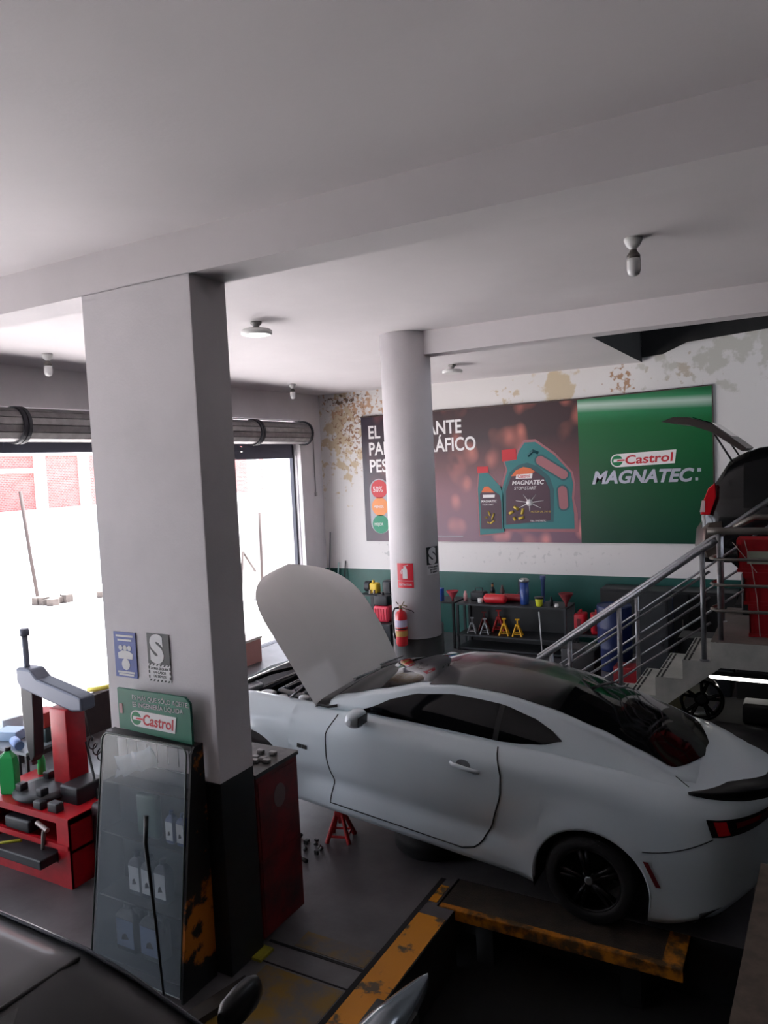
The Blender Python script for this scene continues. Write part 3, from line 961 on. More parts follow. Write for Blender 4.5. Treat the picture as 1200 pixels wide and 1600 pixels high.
# ------------------------------------------------------------------ signs on pillar and column
SY = 3.766
blue = mat('sign_blue', (62, 84, 160), .5)
blk = mat('sign_black', (50, 52, 54), .5)
wh2 = mat('sign_white', (214, 214, 216), .5)
def sign(name, loc, label):
    t = empty(name, loc, label=label, cat='sign')
    return t
t = sign('notice_sign', (-4.30, SY, 2.02), 'small blue safety sign with white figures on the square pillar')
F = MY(0, 0, 0)
b = MB(); b.box(-.11, .11, -.004, 0, 0, .33); b.build('plate', blue, t)
b = MB()
for x in (-.045, .0, .045):
    b.prism([(x + .020 * math.cos(a), .215 + .020 * math.sin(a)) for a in [2 * PI * k / 14 for k in range(14)]], .004, .006, 0, F)
b.prism([(-.07, .135), (-.075, .175), (-.03, .195), (.03, .195), (.075, .175), (.07, .135)], .004, .006, 0, F)
b.prism([(.04 * math.cos(a), .095 + .042 * math.sin(a)) for a in [2 * PI * k / 20 for k in range(20)]], .004, .006, 0, F)
b.build('pictogram', wh2, t, weld=False)
b = MB()
for z, w_ in ((.295, .085), (.265, .07), (.03, .085), (.012, .075)):
    b.box(-w_, w_, -.006, -.004, z, z + .014)
b.build('lettering', wh2, t, weld=False)
t = sign('safe_zone_sign', (-3.97, SY, 2.02), 'dark sign with a large white S and hatched text strip on the square pillar')
b = MB(); b.box(-.105, .105, -.004, 0, .125, .34); b.build('plate', blk, t)
b = MB(); b.box(-.105, .105, -.003, 0, 0, .123); b.build('text_plate', wh2, t)
b = MB()
for k in range(6):
    x = -.10 + k * .035
    b.prism([(x, .11), (x + .012, .11), (x + .022, .123), (x + .010, .123)], .003, .005, 0, F)
    b.prism([(x, 0), (x + .012, 0), (x + .022, .013), (x + .010, .013)], .003, .005, 0, F)
for x in (-.105, .095):
    for z in (.02, .055, .085):
        b.box(x, x + .010, -.005, -.003, z, z + .02)
b.build('hatching', blk, t, weld=False)
text_obj('lettering', 'S', .255, wh2, MY(-.073, -.004, .145), t, .016, 1.0, 0, .002)
for k, s in enumerate(('ZONA SEGURA', 'EN CASOS', 'DE SISMOS')):
    text_obj('lettering', s, .026, blk, MY(0, -.0035, .082 - k * .027), t, 0, .95, 0, .001, 'CENTER')
# rack header
t = empty('rack_header_sign', (-3.97, 3.70, 1.655), label='green oil brand header board with logo above the display rack', cat='sign')
b = MB(); b.prism([(-.345, .02), (-.345, .31), (.30, .31), (.345, .27), (.345, -.01)], 0, .02, 0, F); b.build('board', mat('header_green', (12, 108, 84), .4), t)
F2 = MY(0, -.021, 0)
text_obj('lettering', 'ES M\u00c1S QUE S\u00d3LO ACEITE.', .047, wh2, MY(-.20, -.022, .243), t, 0, .95, 0, .001)
text_obj('lettering', 'ES INGENIER\u00cdA L\u00cdQUIDA', .047, wh2, MY(-.20, -.022, .193), t, 0, .95, 0, .001)
castrol_logo(t, MY(-.225, -.021, .055) @ Matrix.Rotation(math.radians(-1), 4, 'Z'), .44, .115, None, wl, red_p, grn_p, .003)
b = MB(); b.box(-.33, -.30, -.024, -.02, .13, .20); b.build('sticker', mat('sticker_pink', (200, 160, 160), .6), t)
# signs bent round the column
def bend(o, ang0):
    q = bmesh.new(); q.from_mesh(o.data); bmesh.ops.triangulate(q, faces=q.faces)
    bmesh.ops.subdivide_edges(q, edges=[e for e in q.edges if e.calc_length() > .03], cuts=3, use_grid_fill=False)
    bmesh.ops.triangulate(q, faces=q.faces); q.to_mesh(o.data); q.free()
    for v in o.data.vertices:
        a, bb, c = v.co.x, v.co.z, -v.co.y
        an = ang0 + a / CRR
        v.co = ((CRR + .002 + c) * math.cos(an), (CRR + .002 + c) * math.sin(an), bb)
def curved_plate(a0, a1, z0, z1, c):
    b = MB()
    n = 10
    pts_f = [[(a0 + (a1 - a0) * k / n, -c, z) for k in range(n + 1)] for z in (z0, z1)]
    pts_b = [[(a0 + (a1 - a0) * k / n, 0, z) for k in range(n + 1)] for z in (z0, z1)]
    b.grid([[Vector(p) for p in r] for r in pts_f], 0, False)
    b.grid([[Vector(p) for p in r] for r in pts_b], 0, False)
    b.grid([[Vector(p) for p in pts_f[0]], [Vector(p) for p in pts_b[0]]], 0, False)
    b.grid([[Vector(p) for p in pts_f[1]], [Vector(p) for p in pts_b[1]]], 0, False)
    return b
A1 = math.radians(-86)
t = sign('extinguisher_sign', (CCX, CCY, 1.96), 'red extinguisher sign with white pictogram on the round column')
sred = mat('sign_red', (212, 36, 54), .45)
o = curved_plate(-.105, .105, .09, .30, .004).build('plate', sred, t); bend(o, A1)
o = curved_plate(-.105, .105, .0, .082, .004).build('text_plate', sred, t); bend(o, A1)
b = MB(); b.prism([(-.03, .115), (-.03, .22), (-.015, .245), (-.012, .262), (.02, .262), (.022, .245), (.032, .22), (.032, .115)], .004, .006, 0, F)
b.prism([(-.035, .235), (-.055, .20), (-.05, .17), (-.042, .17), (-.045, .20), (-.025, .225)], .004, .006, 0, F)
b.prism([(-.02, .27), (.045, .285), (.045, .277), (-.018, .262)], .004, .006, 0, F)
o = b.build('pictogram', wh2, t, weld=False); bend(o, A1)
o = text_obj('lettering', 'EXTINTOR', .036, wh2, MY(0, -.005, .028), t, .0005, .95, 0, .001, 'CENTER'); bend(o, A1)
t = sign('safe_zone_sign', (CCX, CCY, 2.10), 'dark sign with a white S wrapped round the right side of the round column')
A2 = math.radians(-14)
o = curved_plate(-.105, .105, .125, .34, .004).build('plate', mat('sign_black2', (24, 26, 28), .5), t); bend(o, A2)
o = curved_plate(-.105, .105, .0, .122, .003).build('text_plate', wh2, t); bend(o, A2)
o = text_obj('lettering', 'S', .255, wh2, MY(-.073, -.005, .145), t, .016, 1.0, 0, .001); bend(o, A2)
for k, s in enumerate(('ZONA SEGURA', 'EN CASOS', 'DE SISMOS')):
    o = text_obj('lettering', s, .028, MATS['sign_black2'], MY(0, -.004, .085 - k * .032), t, .001, .95, 0, .001, 'CENTER'); bend(o, A2)
# extinguisher
ex = empty('fire_extinguisher', (CCX + (CRR + .085) * math.cos(math.radians(-92)), CCY + (CRR + .085) * math.sin(math.radians(-92)), 1.27), label='red fire extinguisher hanging on the round column', cat='fire extinguisher')
b = MB(); b.lathe([(.06, 0), (.07, .015), (.072, .04), (.072, .36), (.066, .395), (.045, .42), (.022, .43), (.02, .45)], n=28); b.build('cylinder', mat('extinguisher_red', (206, 22, 34), .3, coat=.5), ex)
b = MB(); b.lathe([(.0735, .235), (.0735, .32)], n=28, cap=False); b.build('label', mat('ext_label', (190, 182, 206), .5), ex)
b = MB(); b.lathe([(.0735, .12), (.0735, .19)], n=28, cap=False); b.build('label', mat('ext_label2', (190, 150, 80), .5), ex)
b = MB(); b.lathe([(.0745, .205), (.0745, .22)], n=28, cap=False); b.build('clamp_band', mat('band_dark', (40, 20, 20), .5), ex)
b = MB(); b.tube([(0, 0, .44), (0, 0, .48)], .018, 10); b.tube([(-.02, 0, .48), (.04, -.02, .50), (.10, -.03, .49)], .008, 6); b.tube([(-.02, 0, .47), (.05, -.02, .465), (.09, -.03, .45)], .007, 6)
b.tube([(-.03, 0, .50), (-.06, 0, .53)], .006, 6); b.tube([(.02, 0, .50), (.05, .0, .54)], .006, 6)
b.build('valve', mat('brass_dark', (96, 84, 62), .4, .6), ex, weld=False)
b = MB(); b.tube([(-.02, 0, .46), (-.08, 0, .45), (-.11, 0, .40), (-.115, 0, .30), (-.105, 0, .15), (-.09, 0, .08)], .011, 8); b.build('hose', mat('hose_black', (18, 18, 18), .6), ex)
b = MB(); b.tube([(.02, .0, .46), (.14, .02, .43), (.16, .04, .40)], .005, 6); b.build('bracket', mat('hose_black', (18, 18, 18), .6), ex)
# ------------------------------------------------------------------ white coupe
def interp(tab, x):
    if x <= tab[0][0]:
        return tab[0][1]
    for (a, va), (b, vb) in zip(tab, tab[1:]):
        if x <= b:
            k = (x - a) / (b - a)
            k = k * k * (3 - 2 * k) * .35 + k * .65
            return va + (vb - va) * k
    return tab[-1][1]

carw = mat('car_white', (198, 210, 216), .30, coat=.5, spec=.5)
gloss = mat('gloss_black', (8, 8, 10), .14, coat=.6)
satin = mat('satin_black', (7, 7, 8), .6, spec=.25)
glass_d = mat('tinted_glass', (9, 11, 13), .05, coat=1.0)
seamm = mat('seam_black', (10, 10, 10), .7)
plastic = mat('black_plastic', (16, 16, 18), .45, var=.2, vscale=12)
rubber = mat('tyre_rubber', (12, 12, 13), .75, bump=.3, bscale=60)
AX = (-.08, 3.08)
AR, AZ = .42, .22
ZT = [(-1.26, 1.02), (-1.1, 1.03), (-.8, 1.03), (-.5, 1.05), (-.1, 1.07), (.3, 1.065), (.8, 1.04), (1.3, 1.02), (1.9, 1.0), (2.4, .95), (2.8, .925), (3.2, .90), (3.6, .82), (3.9, .70), (4.06, .58)]
def WH(x):
    if x < -.45:
        u = min(1, (-.45 - x) / .83)
        return .93 * max(0.0, 1 - u ** 2.7) ** (1 / 2.3)
    if x > 3.1:
        u = min(1, (x - 3.1) / .97)
        return .92 * max(0.0, 1 - u ** 2.9) ** (1 / 2.1)
    return .93 - .01 * max(0, (x - 1)) / 2
PF = [(-.2, .93), (.09, .945), (.16, .958), (.30, .963), (.45, .975), (.62, .995), (.74, 1.0), (.84, .992)]
def zbot(x):
    z = .09
    if x < -.5:
        z = interp([(-1.28, .56), (-1.15, .42), (-.9, .22), (-.62, .10), (-.5, .09)], x)
    if x > 3.55:
        z = .09 + (x - 3.55) * .12
    for a in AX:
        d = abs(x - a)
        if d < AR:
            z = max(z, AZ + math.sqrt(max(0, AR * AR - d * d)) if d < AR * .9999 else AZ)
    return z
def side_y(x, z):
    zt = interp(ZT, x)
    w = WH(x)
    f = interp(PF, z)
    top = zt - z
    if top < .20:
        u = 1 - max(0, top) / .20
        f -= .115 * u ** 2.4
    y = w * f
    # sill scoop between the wheels and flares over them
    if .45 < x < 2.7:
        k = min(1, (x - .45) / .3, (2.7 - x) / .3)
        y -= .046 * k * math.exp(-((z - .35) / .085) ** 2)
    for a in AX:
        d = math.hypot(x - a, z - AZ)
        y += .028 * math.exp(-((d - AR) / .10) ** 2) * (w / .93)
    return y
def S(x, z, off=0.0):
    return Vector((x, side_y(x, z) + off, z))

car_group = None
car = empty('sports_coupe', (-1.54, 6.29, .10), (0, math.radians(-6.6), math.radians(180.4)),
            'white two-door sports coupe with raised bonnet and black roof, front end jacked up', 'car')

xs = []
x = -1.28
def addx(a, b, n):
    for k in range(n):
        xs.append(a + (b - a) * k / n)
addx(-1.28, -1.20, 10); addx(-1.20, AX[0] - AR, 22)
def arch_x(c):
    xs.append(c - AR - .0005)
    for k in range(33):
        xs.append(c - AR * math.cos(PI * k / 32))
    xs.append(c + AR + .0005)
arch_x(AX[0])
addx(AX[0] + AR + .03, AX[1] - AR - .02, 56)
arch_x(AX[1])
addx(AX[1] + AR + .03, 3.95, 16); addx(3.95, 4.069, 10); xs.append(4.069)
NZ = 22
body = MB()
for sgn in (1, -1):
    rows = []
    for x in xs:
        zb = zbot(x)
        zt = interp(ZT, x)
        r = []
        r.append(Vector((x, sgn * (side_y(x, zb) - .035), zb + .004)))
        for j in range(NZ + 1):
            z = zb + (zt - zb) * (j / NZ)
            r.append(Vector((x, sgn * side_y(x, z), z)))
        yi = side_y(x, zt)
        w = WH(x) / .93
        if -.2 < x < 2.50 + .1 and x <= 2.45:
            r.append(Vector((x, sgn * (yi - .03), zt + .006)))
            r.append(Vector((x, sgn * (yi - .06), zt + .004)))
            r.append(Vector((x, sgn * (yi - .10), zt - .03)))
            r.append(Vector((x, sgn * (yi - .12), zt - .08)))
        elif x > 2.45:
            r.append(Vector((x, sgn * max(0, yi - .02 * w), zt + .008)))
            r.append(Vector((x, sgn * max(0, yi - .07 * w), zt + .012)))
            r.append(Vector((x, sgn * max(0, yi - .11 * w), zt + .008)))
            r.append(Vector((x, sgn * max(0, yi - .12 * w), zt - .10)))
        else:
            r.append(Vector((x, sgn * max(0, yi - .04 * w), zt + .008)))
            r.append(Vector((x, sgn * max(0, yi - .20 * w), zt + .030)))
            r.append(Vector((x, sgn * max(0, yi - .50 * w), zt + .058)))
            r.append(Vector((x, 0, zt + .068)))
        rows.append(r)
    body.grid(rows, 0, True, flip=(sgn < 0))
# under tray and rear closing panel
body.build('body_shell', carw, car)
u = MB()
u.box(-.95, 3.6, -.55, .55, .10, .14)
for y in (-.80, .62):
    u.box(.40, 2.62, y, y + .18, .10, .13)
u.build('underbody', plastic, car)
# nose: grille and bumper
n_ = MB()
rows = []
for k in range(17):
    a = -1 + 2 * k / 16
    yy = a * .62
    xx = 3.1 + .97 * (1 - (abs(yy) / .92) ** 2.1) ** (1 / 2.9)
    rows.append([Vector((xx + .012, yy, z)) for z in (.14, .30, .46, .60)])
n_.grid(rows, 0)
n_.build('grille', plastic, car, solid=.02)
# rear valance
n_ = MB()
rows = []
for k in range(25):
    a = -1 + 2 * k / 24
    yy = a * .86
    xx = -.45 - .80 * (1 - min(1, (abs(yy) / .93)) ** 2.3) ** (1 / 2.7)
    zb = zbot(xx)
    rows.append([Vector((xx + .02, yy, zb + .02)), Vector((xx + .05, yy * .98, zb - .06)), Vector((min(xx + .22, -.42), yy * .95, .10))])
n_.grid(rows, 0)
n_.build('rear_valance', plastic, car, solid=.02)
# wheel houses
for i, a in enumerate(AX):
    for s in (1, -1):
        w_ = MB()
        rows = []
        for k in range(25):
            t_ = -.35 + (PI + .7) * k / 24
            rr = AR + .012
            rows.append([Vector((a + rr * math.cos(t_), s * y, AZ + rr * math.sin(t_))) for y in (.93, .70, .50)])
        w_.grid(rows, 0)
        w_.prism([(a + (AR + .012) * math.cos(-.35 + (PI + .7) * k / 24), AZ + (AR + .012) * math.sin(-.35 + (PI + .7) * k / 24)) for k in range(25)],
                 -s * .50, -s * .48, 0, MY(0, 0, 0))
        w_.build('wheel_arch', plastic, car)

# greenhouse
TZC = [(-1.0, 1.005), (-.80, 1.065), (-.56, 1.15), (-.3, 1.245), (0, 1.33), (.4, 1.405), (.8, 1.43), (1.2, 1.415), (1.5, 1.36), (1.9, 1.23), (2.2, 1.12), (2.50, 1.01)]
TZR = [(-1.0, .96), (-.80, 1.03), (-.56, 1.11), (-.3, 1.185), (0, 1.265), (.4, 1.335), (.8, 1.365), (1.2, 1.355), (1.5, 1.305), (1.9, 1.175), (2.2, 1.075), (2.50, .975)]
TYR = [(-1.0, .62), (-.56, .63), (-.3, .615), (0, .60), (.4, .585), (.8, .58), (1.2, .59), (1.5, .625), (1.9, .69), (2.2, .725), (2.50, .76)]
def G(x, s, off=0.0, sg=1):
    zt = interp(ZT, x)
    zc, zr, yr = interp(TZC, x), interp(TZR, x), interp(TYR, x)
    yb = max(yr + .02, side_y(x, zt) - .045)
    zb = min(zt, zr - .01)
    if s < .62:
        q = s / .62
        b = math.sin(PI * q) * .022
        y = yb + (yr + .035 - yb) * q + b
        z = zb + (zr - .03 - zb) * q
    elif s < .70:
        q = (s - .62) / .08
        y = yr + .035 * (1 - q) * (1 + .3 * q)
        z = zr - .03 * (1 - q) ** 1.6
    else:
        q = (s - .70) / .30
        y = yr * (1 - q)
        z = zr + (zc - zr) * (1 - (1 - q) ** 2)
    if x < -.60 and s < .70:
        z -= .07 * min(1, (-.60 - x) / .10) * (1 - s / .70) ** .3
    p = Vector((x, y, z))
    if off:
        h = 1e-3
        # approximate outward normal
        c = Vector((x, 0, .6))
        dsx = G(x + h, s) - G(x - h, s)
        s0, s1 = max(0, s - .01), min(1, s + .01)
        dss = G(x, s1) - G(x, s0)
        nrm = dsx.cross(dss)
        if nrm.length > 1e-9:
            nrm.normalize()
            if nrm.dot(p - c) < 0:
                nrm = -nrm
            p = p + nrm * off
    p.y *= sg
    return p
gh = MB()
gx = [-1.0 + 3.45 * k / 68 for k in range(69)]
gs = [0, .1, .2, .3, .4, .5, .58, .62, .64, .66, .68, .70, .75, .8, .85, .9, .95, 1.0]
for sgn in (1, -1):
    gh.grid([[G(x, s, 0, sgn) for s in gs] for x in gx], 0, True, flip=(sgn < 0))
gh.build('roof_shell', carw, car)

def gpatch(name, m, fn, nx, ns, x0, x1, off, both=True):
    # fn(x) -> (s_low, s_high); centre patches use both sides in one mesh
    b = MB()
    for sgn in (1, -1):
        rows = []
        for k in range(nx + 1):
            x = x0 + (x1 - x0) * k / nx
            lo, hi = fn(x)
            rows.append([G(x, lo + (hi - lo) * j / ns, off, sgn) for j in range(ns + 1)])
        b.grid(rows, 0, True, flip=(sgn < 0))
    return b.build(name, m, car)
roofm = mat('black_roof', (11, 11, 13), .20, coat=.1, spec=.4)
gpatch('roof_panel', roofm, lambda x: (.715, 1.0), 24, 8, .345, 1.455, .004)
gpatch('rear_window', glass_d, lambda x: (.715 if x > -.50 else .715 + .285 * min(1, (-.50 - x) / .24) ** 1.8, 1.0), 40, 8, -.735, .345, .004)
gpatch('windshield', mat('windshield_glass', (10, 13, 15), .06, coat=.1, spec=.35), lambda x: (.74 if x < 2.3 else .74, 1.0), 24, 8, 1.455, 2.33, .004)
gpatch('cowl_panel', gloss, lambda x: (.45, 1.0), 6, 10, 2.325, 2.449, .007)
# side glass
def dlo(x):
    hi = interp([(.26, .30), (.36, .42), (.5, .515), (.75, .57), (1.0, .58), (1.5, .57), (1.75, .52), (1.98, .22)], x)
    lo = interp([(.26, .28), (.40, .13), (.60, .06), (.76, .035), (1.98, .05)], x)
    return lo, max(hi, lo + .005)
for sgn in (1, -1):
    b = MB()
    rows = []
    for k in range(45):
        x = .26 + 1.72 * k / 44
        lo, hi = dlo(x)
        rows.append([G(x, lo + (hi - lo) * j / 8, .004, sgn) for j in range(9)])
    b.grid(rows, 0, True, flip=(sgn < 0))
    sw = b.build('side_window', glass_d, car)
    b = MB()
    b.grid([[G(x, lo, .006, sgn) for lo in [dlo(x)[0] + (dlo(x)[1] - dlo(x)[0]) * j / 6 for j in range(7)]] for x in (.755, .80)], 0, True)
    b.build('window_divider', plastic, sw)

# doors, with the seam around them
DF = [(.17, 2.20), (.35, 2.19), (.6, 2.25), (.8, 2.265), (.95, 2.20)]
DR = [(.15, .98), (.20, .84), (.26, .78), (.45, .70), (.7, .65), (.85, .66), (1.04, .73)]
for sgn in (1, -1):
    rows = []
    for j in range(25):
        q = j / 24
        r = []
        for k in range(41):
            p = k / 40
            z_hi_r, z_hi_f = 1.038, .955
            zz = .165 + (z_hi_r - .165 + (z_hi_f - z_hi_r) * p) * q
            xr = interp(DR, zz)
            xf = interp(DF, zz)
            xx = xr + (xf - xr) * p
            v = S(xx, zz, .005)
            v.y *= sgn
            r.append(v)
        rows.append(r)
    b = MB(); b.grid(rows, 0, True, flip=(sgn > 0))
    dr = b.build('door', carw, car)
    b = MB()
    edge = [rows[j][0] for j in range(24, -1, -1)] + rows[0][1:] + [rows[j][-1] for j in range(1, 25)]
    b.tube([p + Vector((0, -.001 * sgn, 0)) for p in edge], .0055, 6)
    b.build('door_seam', seamm, dr)
    # handle with recess
    b = MB()
    c = S(.94, .85, .0)
    b.lathe([(.001, -.012), (.045, -.008), (.055, 0)], n=20, M=Matrix.Translation((.97, sgn * (c.y + .006), .865)) @ Matrix.Rotation(-sgn * PI / 2, 4, 'X') @ Matrix.Diagonal((1.1, .75, 1, 1)))
    b.build('handle_recess', mat('recess_grey', (120, 126, 130), .5), dr)
    b = MB()
    b.tube([(1.08, sgn * (c.y + .010), .858), (1.05, sgn * (c.y + .034), .857), (.94, sgn * (c.y + .040), .852), (.86, sgn * (c.y + .034), .846), (.83, sgn * (c.y + .010), .843)], [.012, .016, .018, .018, .014], 10)
    b.build('door_handle', carw, dr)
    # mirror
    b = MB()
    Mm = Matrix.Translation((1.92, sgn * 1.0, 1.04)) @ Matrix.Diagonal((.085, .125, .078, 1))
    rings = []
    for k in range(1, 12):
        a = PI * k / 12
        rings.append([Mm @ Vector((math.sin(a) * math.cos(t) if math.cos(t) > -.7 else math.sin(a) * -.7, -math.cos(a) * (1), math.sin(a) * math.sin(t))) for t in [2 * PI * q / 20 for q in range(20)]])
    b.rings(rings)
    b.tube([(1.93, sgn * .86, .975), (1.94, sgn * .93, .985)], [.03, .04], 8)
    mr = b.build('side_mirror', carw, car)
    b = MB(); b.box(1.856, 1.861, sgn * 1.0 - .075, sgn * 1.0 + .075, 1.0, 1.08)
    b.build('mirror_glass', mat('mirror_glass', (60, 64, 66), .05, 1.0), mr)

# tail lamps, side markers, badge
def spatch(name, m, f, n1, n2, off, sgn, par=car):
    rows = []
    for i in range(n1 + 1):
        r = []
        for j in range(n2 + 1):
            xx, zz = f(i / n1, j / n2)
            v = S(xx, zz, 0)
            # push out along plan normal
            h = .002
            d = S(xx + h, zz) - S(xx - h, zz)
            nn = Vector((-d.y, d.x, 0)).normalized()
            if nn.y < 0: nn = -nn
            v = v + nn * off
            v.y *= sgn
            r.append(v)
        rows.append(r)
    b = MB(); b.grid(rows, 0, True, flip=(sgn > 0))
    return b.build(name, m, par)
def lampf(a, b):
    u = a ** .6
    x = -.80 - .44 * u + .06 * 0
    x = x - (1 - b) * .05 * (1 - a)
    lo = .815 + .15 * a
    hi = .93 + .085 * a
    return x, lo + (hi - lo) * b
for sgn in (1, -1):
    tl = spatch('tail_lamp', mat('lamp_dark', (20, 6, 8), .12, coat=1.0), lampf, 24, 6, .006, sgn)
    spatch('lamp_lens', mat('lamp_red', (190, 18, 30), .2, coat=.6), lambda a, b: lampf(.02 + a * .09, .12 + b * .8), 6, 4, .012, sgn, tl)
    spatch('lamp_lens', mat('lamp_red2', (90, 8, 16), .2, coat=.6), lambda a, b: lampf(.2 + a * .5, .45 + b * .35), 10, 4, .012, sgn, tl)
    spatch('side_marker', mat('marker_red', (110, 26, 34), .3, coat=.5), lambda a, b: (-.43 - .10 * (1 - b) - .034 * a, .37 + .17 * b), 3, 6, .012, sgn)
    # bumper seam from the wheel arch to the lamp
    b = MB()
    b.tube([Vector((p.x, sgn * (p.y), p.z)) for p in [S(-.42 - .44 * k / 12, .60 + .20 * (k / 12) ** 1.5, .001) for k in range(13)]], .0035, 6)
    b.build('bumper_seam', seamm, car)
    b = MB()
    b.tube([Vector((-.56 - .10 * k / 6, sgn * (.655 + .06 * k / 6), interp(ZT, -.56 - .10 * k / 6) + .045 - .022 * k / 6)) for k in range(7)], .003, 6)
    b.build('boot_seam', seamm, car)
b = MB()
c = S(2.5, .61, 0)
b.box(2.52, 2.56, c.y, c.y + .006, .595, .63); b.box(2.46, 2.51, c.y, c.y + .006, .595, .63); b.box(2.465, 2.50, c.y, c.y + .008, .61, .615)
b.build('fender_badge', seamm, car)

# spoiler along the boot edge
def spoiler():
    n = 22
    half = []
    for k in range(n + 1):
        q = k / n
        x = -.67 - .595 * math.sin(PI / 2 * q)
        zt = interp(ZT, x)
        ye = max(0.0, side_y(x, zt) - .012) if q < 1 else 0.0
        half.append((x, ye, zt, q))
    path = [(x, y, z, q) for x, y, z, q in half] + [(x, -y, z, q) for x, y, z, q in half[-2::-1]]
    rings = []
    for x, y, z, q in path:
        g_ = min(1, q / .45) ** .8
        dep, hgt = .012 + .20 * g_, .006 + .085 * g_
        d = Vector((-.25 - x, -y, 0)).normalized()
        p = Vector((x, y, z + .012))
        i1 = p + d * dep
        lift = .035 * min(1, q * 2)
        rings.append([i1 + Vector((0, 0, lift + .004)), p + d * dep * .45 + Vector((0, 0, lift * .6 + hgt * .45)), p + Vector((0, 0, hgt)),
                      p - d * .018 + Vector((0, 0, hgt * .9)), p + d * .02 + Vector((0, 0, -.045)), i1 + Vector((0, 0, -.045))])
    b = MB(); b.rings(rings)
    return b.build('spoiler', satin, car)
spoiler()

# bonnet, open
HL = 1.42
def hood_pt(u, v, off=0.0):
    # u along length from hinge, v -1..1 across
    ha = math.radians(49.5)
    w = .80 + .17 * u * (1.25 - u)
    edge = 1.0
    if u > .50:
        q = (u - .50) / .50
        edge = max(0.0, 1 - q ** 2.8) ** .5
    y = w * v * (edge * .98 + .02)
    l = HL * u
    crown = .075 * (1 - v * v) + .022 * math.exp(-((abs(v) - .45) / .1) ** 2) * (u > .05) * min(1, u * 4) * (1 - u)
    crown += .10 * math.sin(PI * min(1, u)) * .35 - .10 * u ** 4
    x = 2.45 + l * math.cos(ha) - (crown + off) * math.sin(ha)
    z = .955 + l * math.sin(ha) + (crown + off) * math.cos(ha)
    return Vector((x, y, z))
b = MB()
us = [i / 30 for i in range(25)] + [.8 + .2 * math.sin(PI / 2 * k / 12) for k in range(13)]
vs_ = [math.sin(PI / 2 * (-1 + 2 * j / 28)) for j in range(29)]
b.grid([[hood_pt(u, v) for v in vs_] for u in us], 0, True)
hood = b.build('bonnet', mat('bonnet_white', (206, 204, 202), .5, coat=.15), car)
b = MB()
b.grid([[hood_pt(u * .95, v * .93, -.035) for v in vs_] for u in us], 0, True, flip=True)
b.build('bonnet_liner', plastic, hood, solid=.01)
b = MB(); b.tube([(2.95, .70, .80), (2.62, .70, 1.10)], .012, 8); b.build('gas_strut', gloss, hood)
b = MB(); b.tube([(2.95, -.70, .80), (2.62, -.70, 1.10)], .012, 8); b.build('gas_strut', gloss, hood)

# engine bay
navy = mat('navy_plastic', (18, 22, 34), .18, coat=.8)
silver = mat('engine_silver', (176, 178, 184), .35, .7)
b = MB()
b.box(2.45, 3.62, -.82, .82, .46, .50)
for s in (-1, 1):
    b.box(2.45, 3.62, s * .80 - .02, s * .80 + .02, .46, .86)
b.box(2.42, 2.47, -.82, .82, .46, .93)
b.build('engine_bay', plastic, car)
b = MB()
b.rbox(2.72, 3.28, -.30, .30, .55, .80, .05)
for k in range(4):
    b.rbox(2.78 + k * .12, 2.85 + k * .12, -.24, .24, .78, .83, .02)
b.build('engine_cover', navy, car)
b = MB()
b.rbox(3.34, 3.66, -.74, .74, .70, .82, .04)
b.build('radiator_cover', navy, car)
b = MB()
b.tube([(3.05, -.70, .86), (3.30, -.20, .90), (3.42, .2, .9), (3.55, .72, .84)], .022, 8)
b.build('strut_brace', gloss, car)
b = MB()
b.rbox(3.0, 3.3, -.74, -.44, .66, .88, .05); b.build('air_box', navy, car)
b = MB()
b.rbox(3.36, 3.58, .36, .62, .80, .86, .03); b.build('sheet_cover', silver, car)
for k, (x, y, z, r) in enumerate(((3.12, .62, .86, .07), (2.98, .58, .84, .05))):
    b = MB(); b.lathe([(r * 1.3, -.14), (r * 1.3, -.03), (r, 0), (r, .03), (r * .6, .035)], (x, y, z), 20)
    b.build('reservoir', mat('reservoir_white', (200, 200, 200), .4), car)
for s in (-1, 1):
    b = MB(); b.lathe([(.14, -.2), (.13, 0), (.09, .03), (.05, .04), (.05, .06)], (2.72, s * .60, .84), 24); b.build('strut_tower', plastic, car)
    b = MB(); b.lathe([(.055, .0), (.05, .025), (.02, .03)], (2.72, s * .60, .90), 18); b.build('strut_cap', silver, car)
b = MB()
for k in range(6):
    y0 = random.uniform(-.6, .5)
    b.tube([(2.6 + random.random() * .3, y0, .70), (2.7 + random.random() * .3, y0 + .15, .86), (2.8 + random.random() * .5, y0 + .3, .72)], .014, 8)
b.build('hoses', rubber, car, weld=False)
# cowl
b = MB()
rows = []
for j in range(21):
    a = -1 + 2 * j / 20
    y = a * .80
    bx = .12 * (a * a)
    rows.append([Vector((2.60 - bx, y, .93)), Vector((2.56 - bx, y, .985)), Vector((2.45 - bx, y, .99)), Vector((2.36 - bx, y, 1.02))])
b.grid(rows, 0)
cw = b.build('cowl', plastic, car, solid=.02)
b = MB()
for (y0, y1) in ((.55, -.15), (-.05, -.70)):
    b.tube([(2.50, y0, 1.0), (2.44, (y0 + y1) / 2, 1.045), (2.36, y1, 1.065)], [.014, .01, .006], 6)
b.build('wipers', gloss, cw, weld=False)
b = MB(); b.tube([(2.49, .76, .985), (2.52, .4, 1.0), (2.55, 0, 1.01)], .008, 6); b.build('cowl_trim', silver, cw)

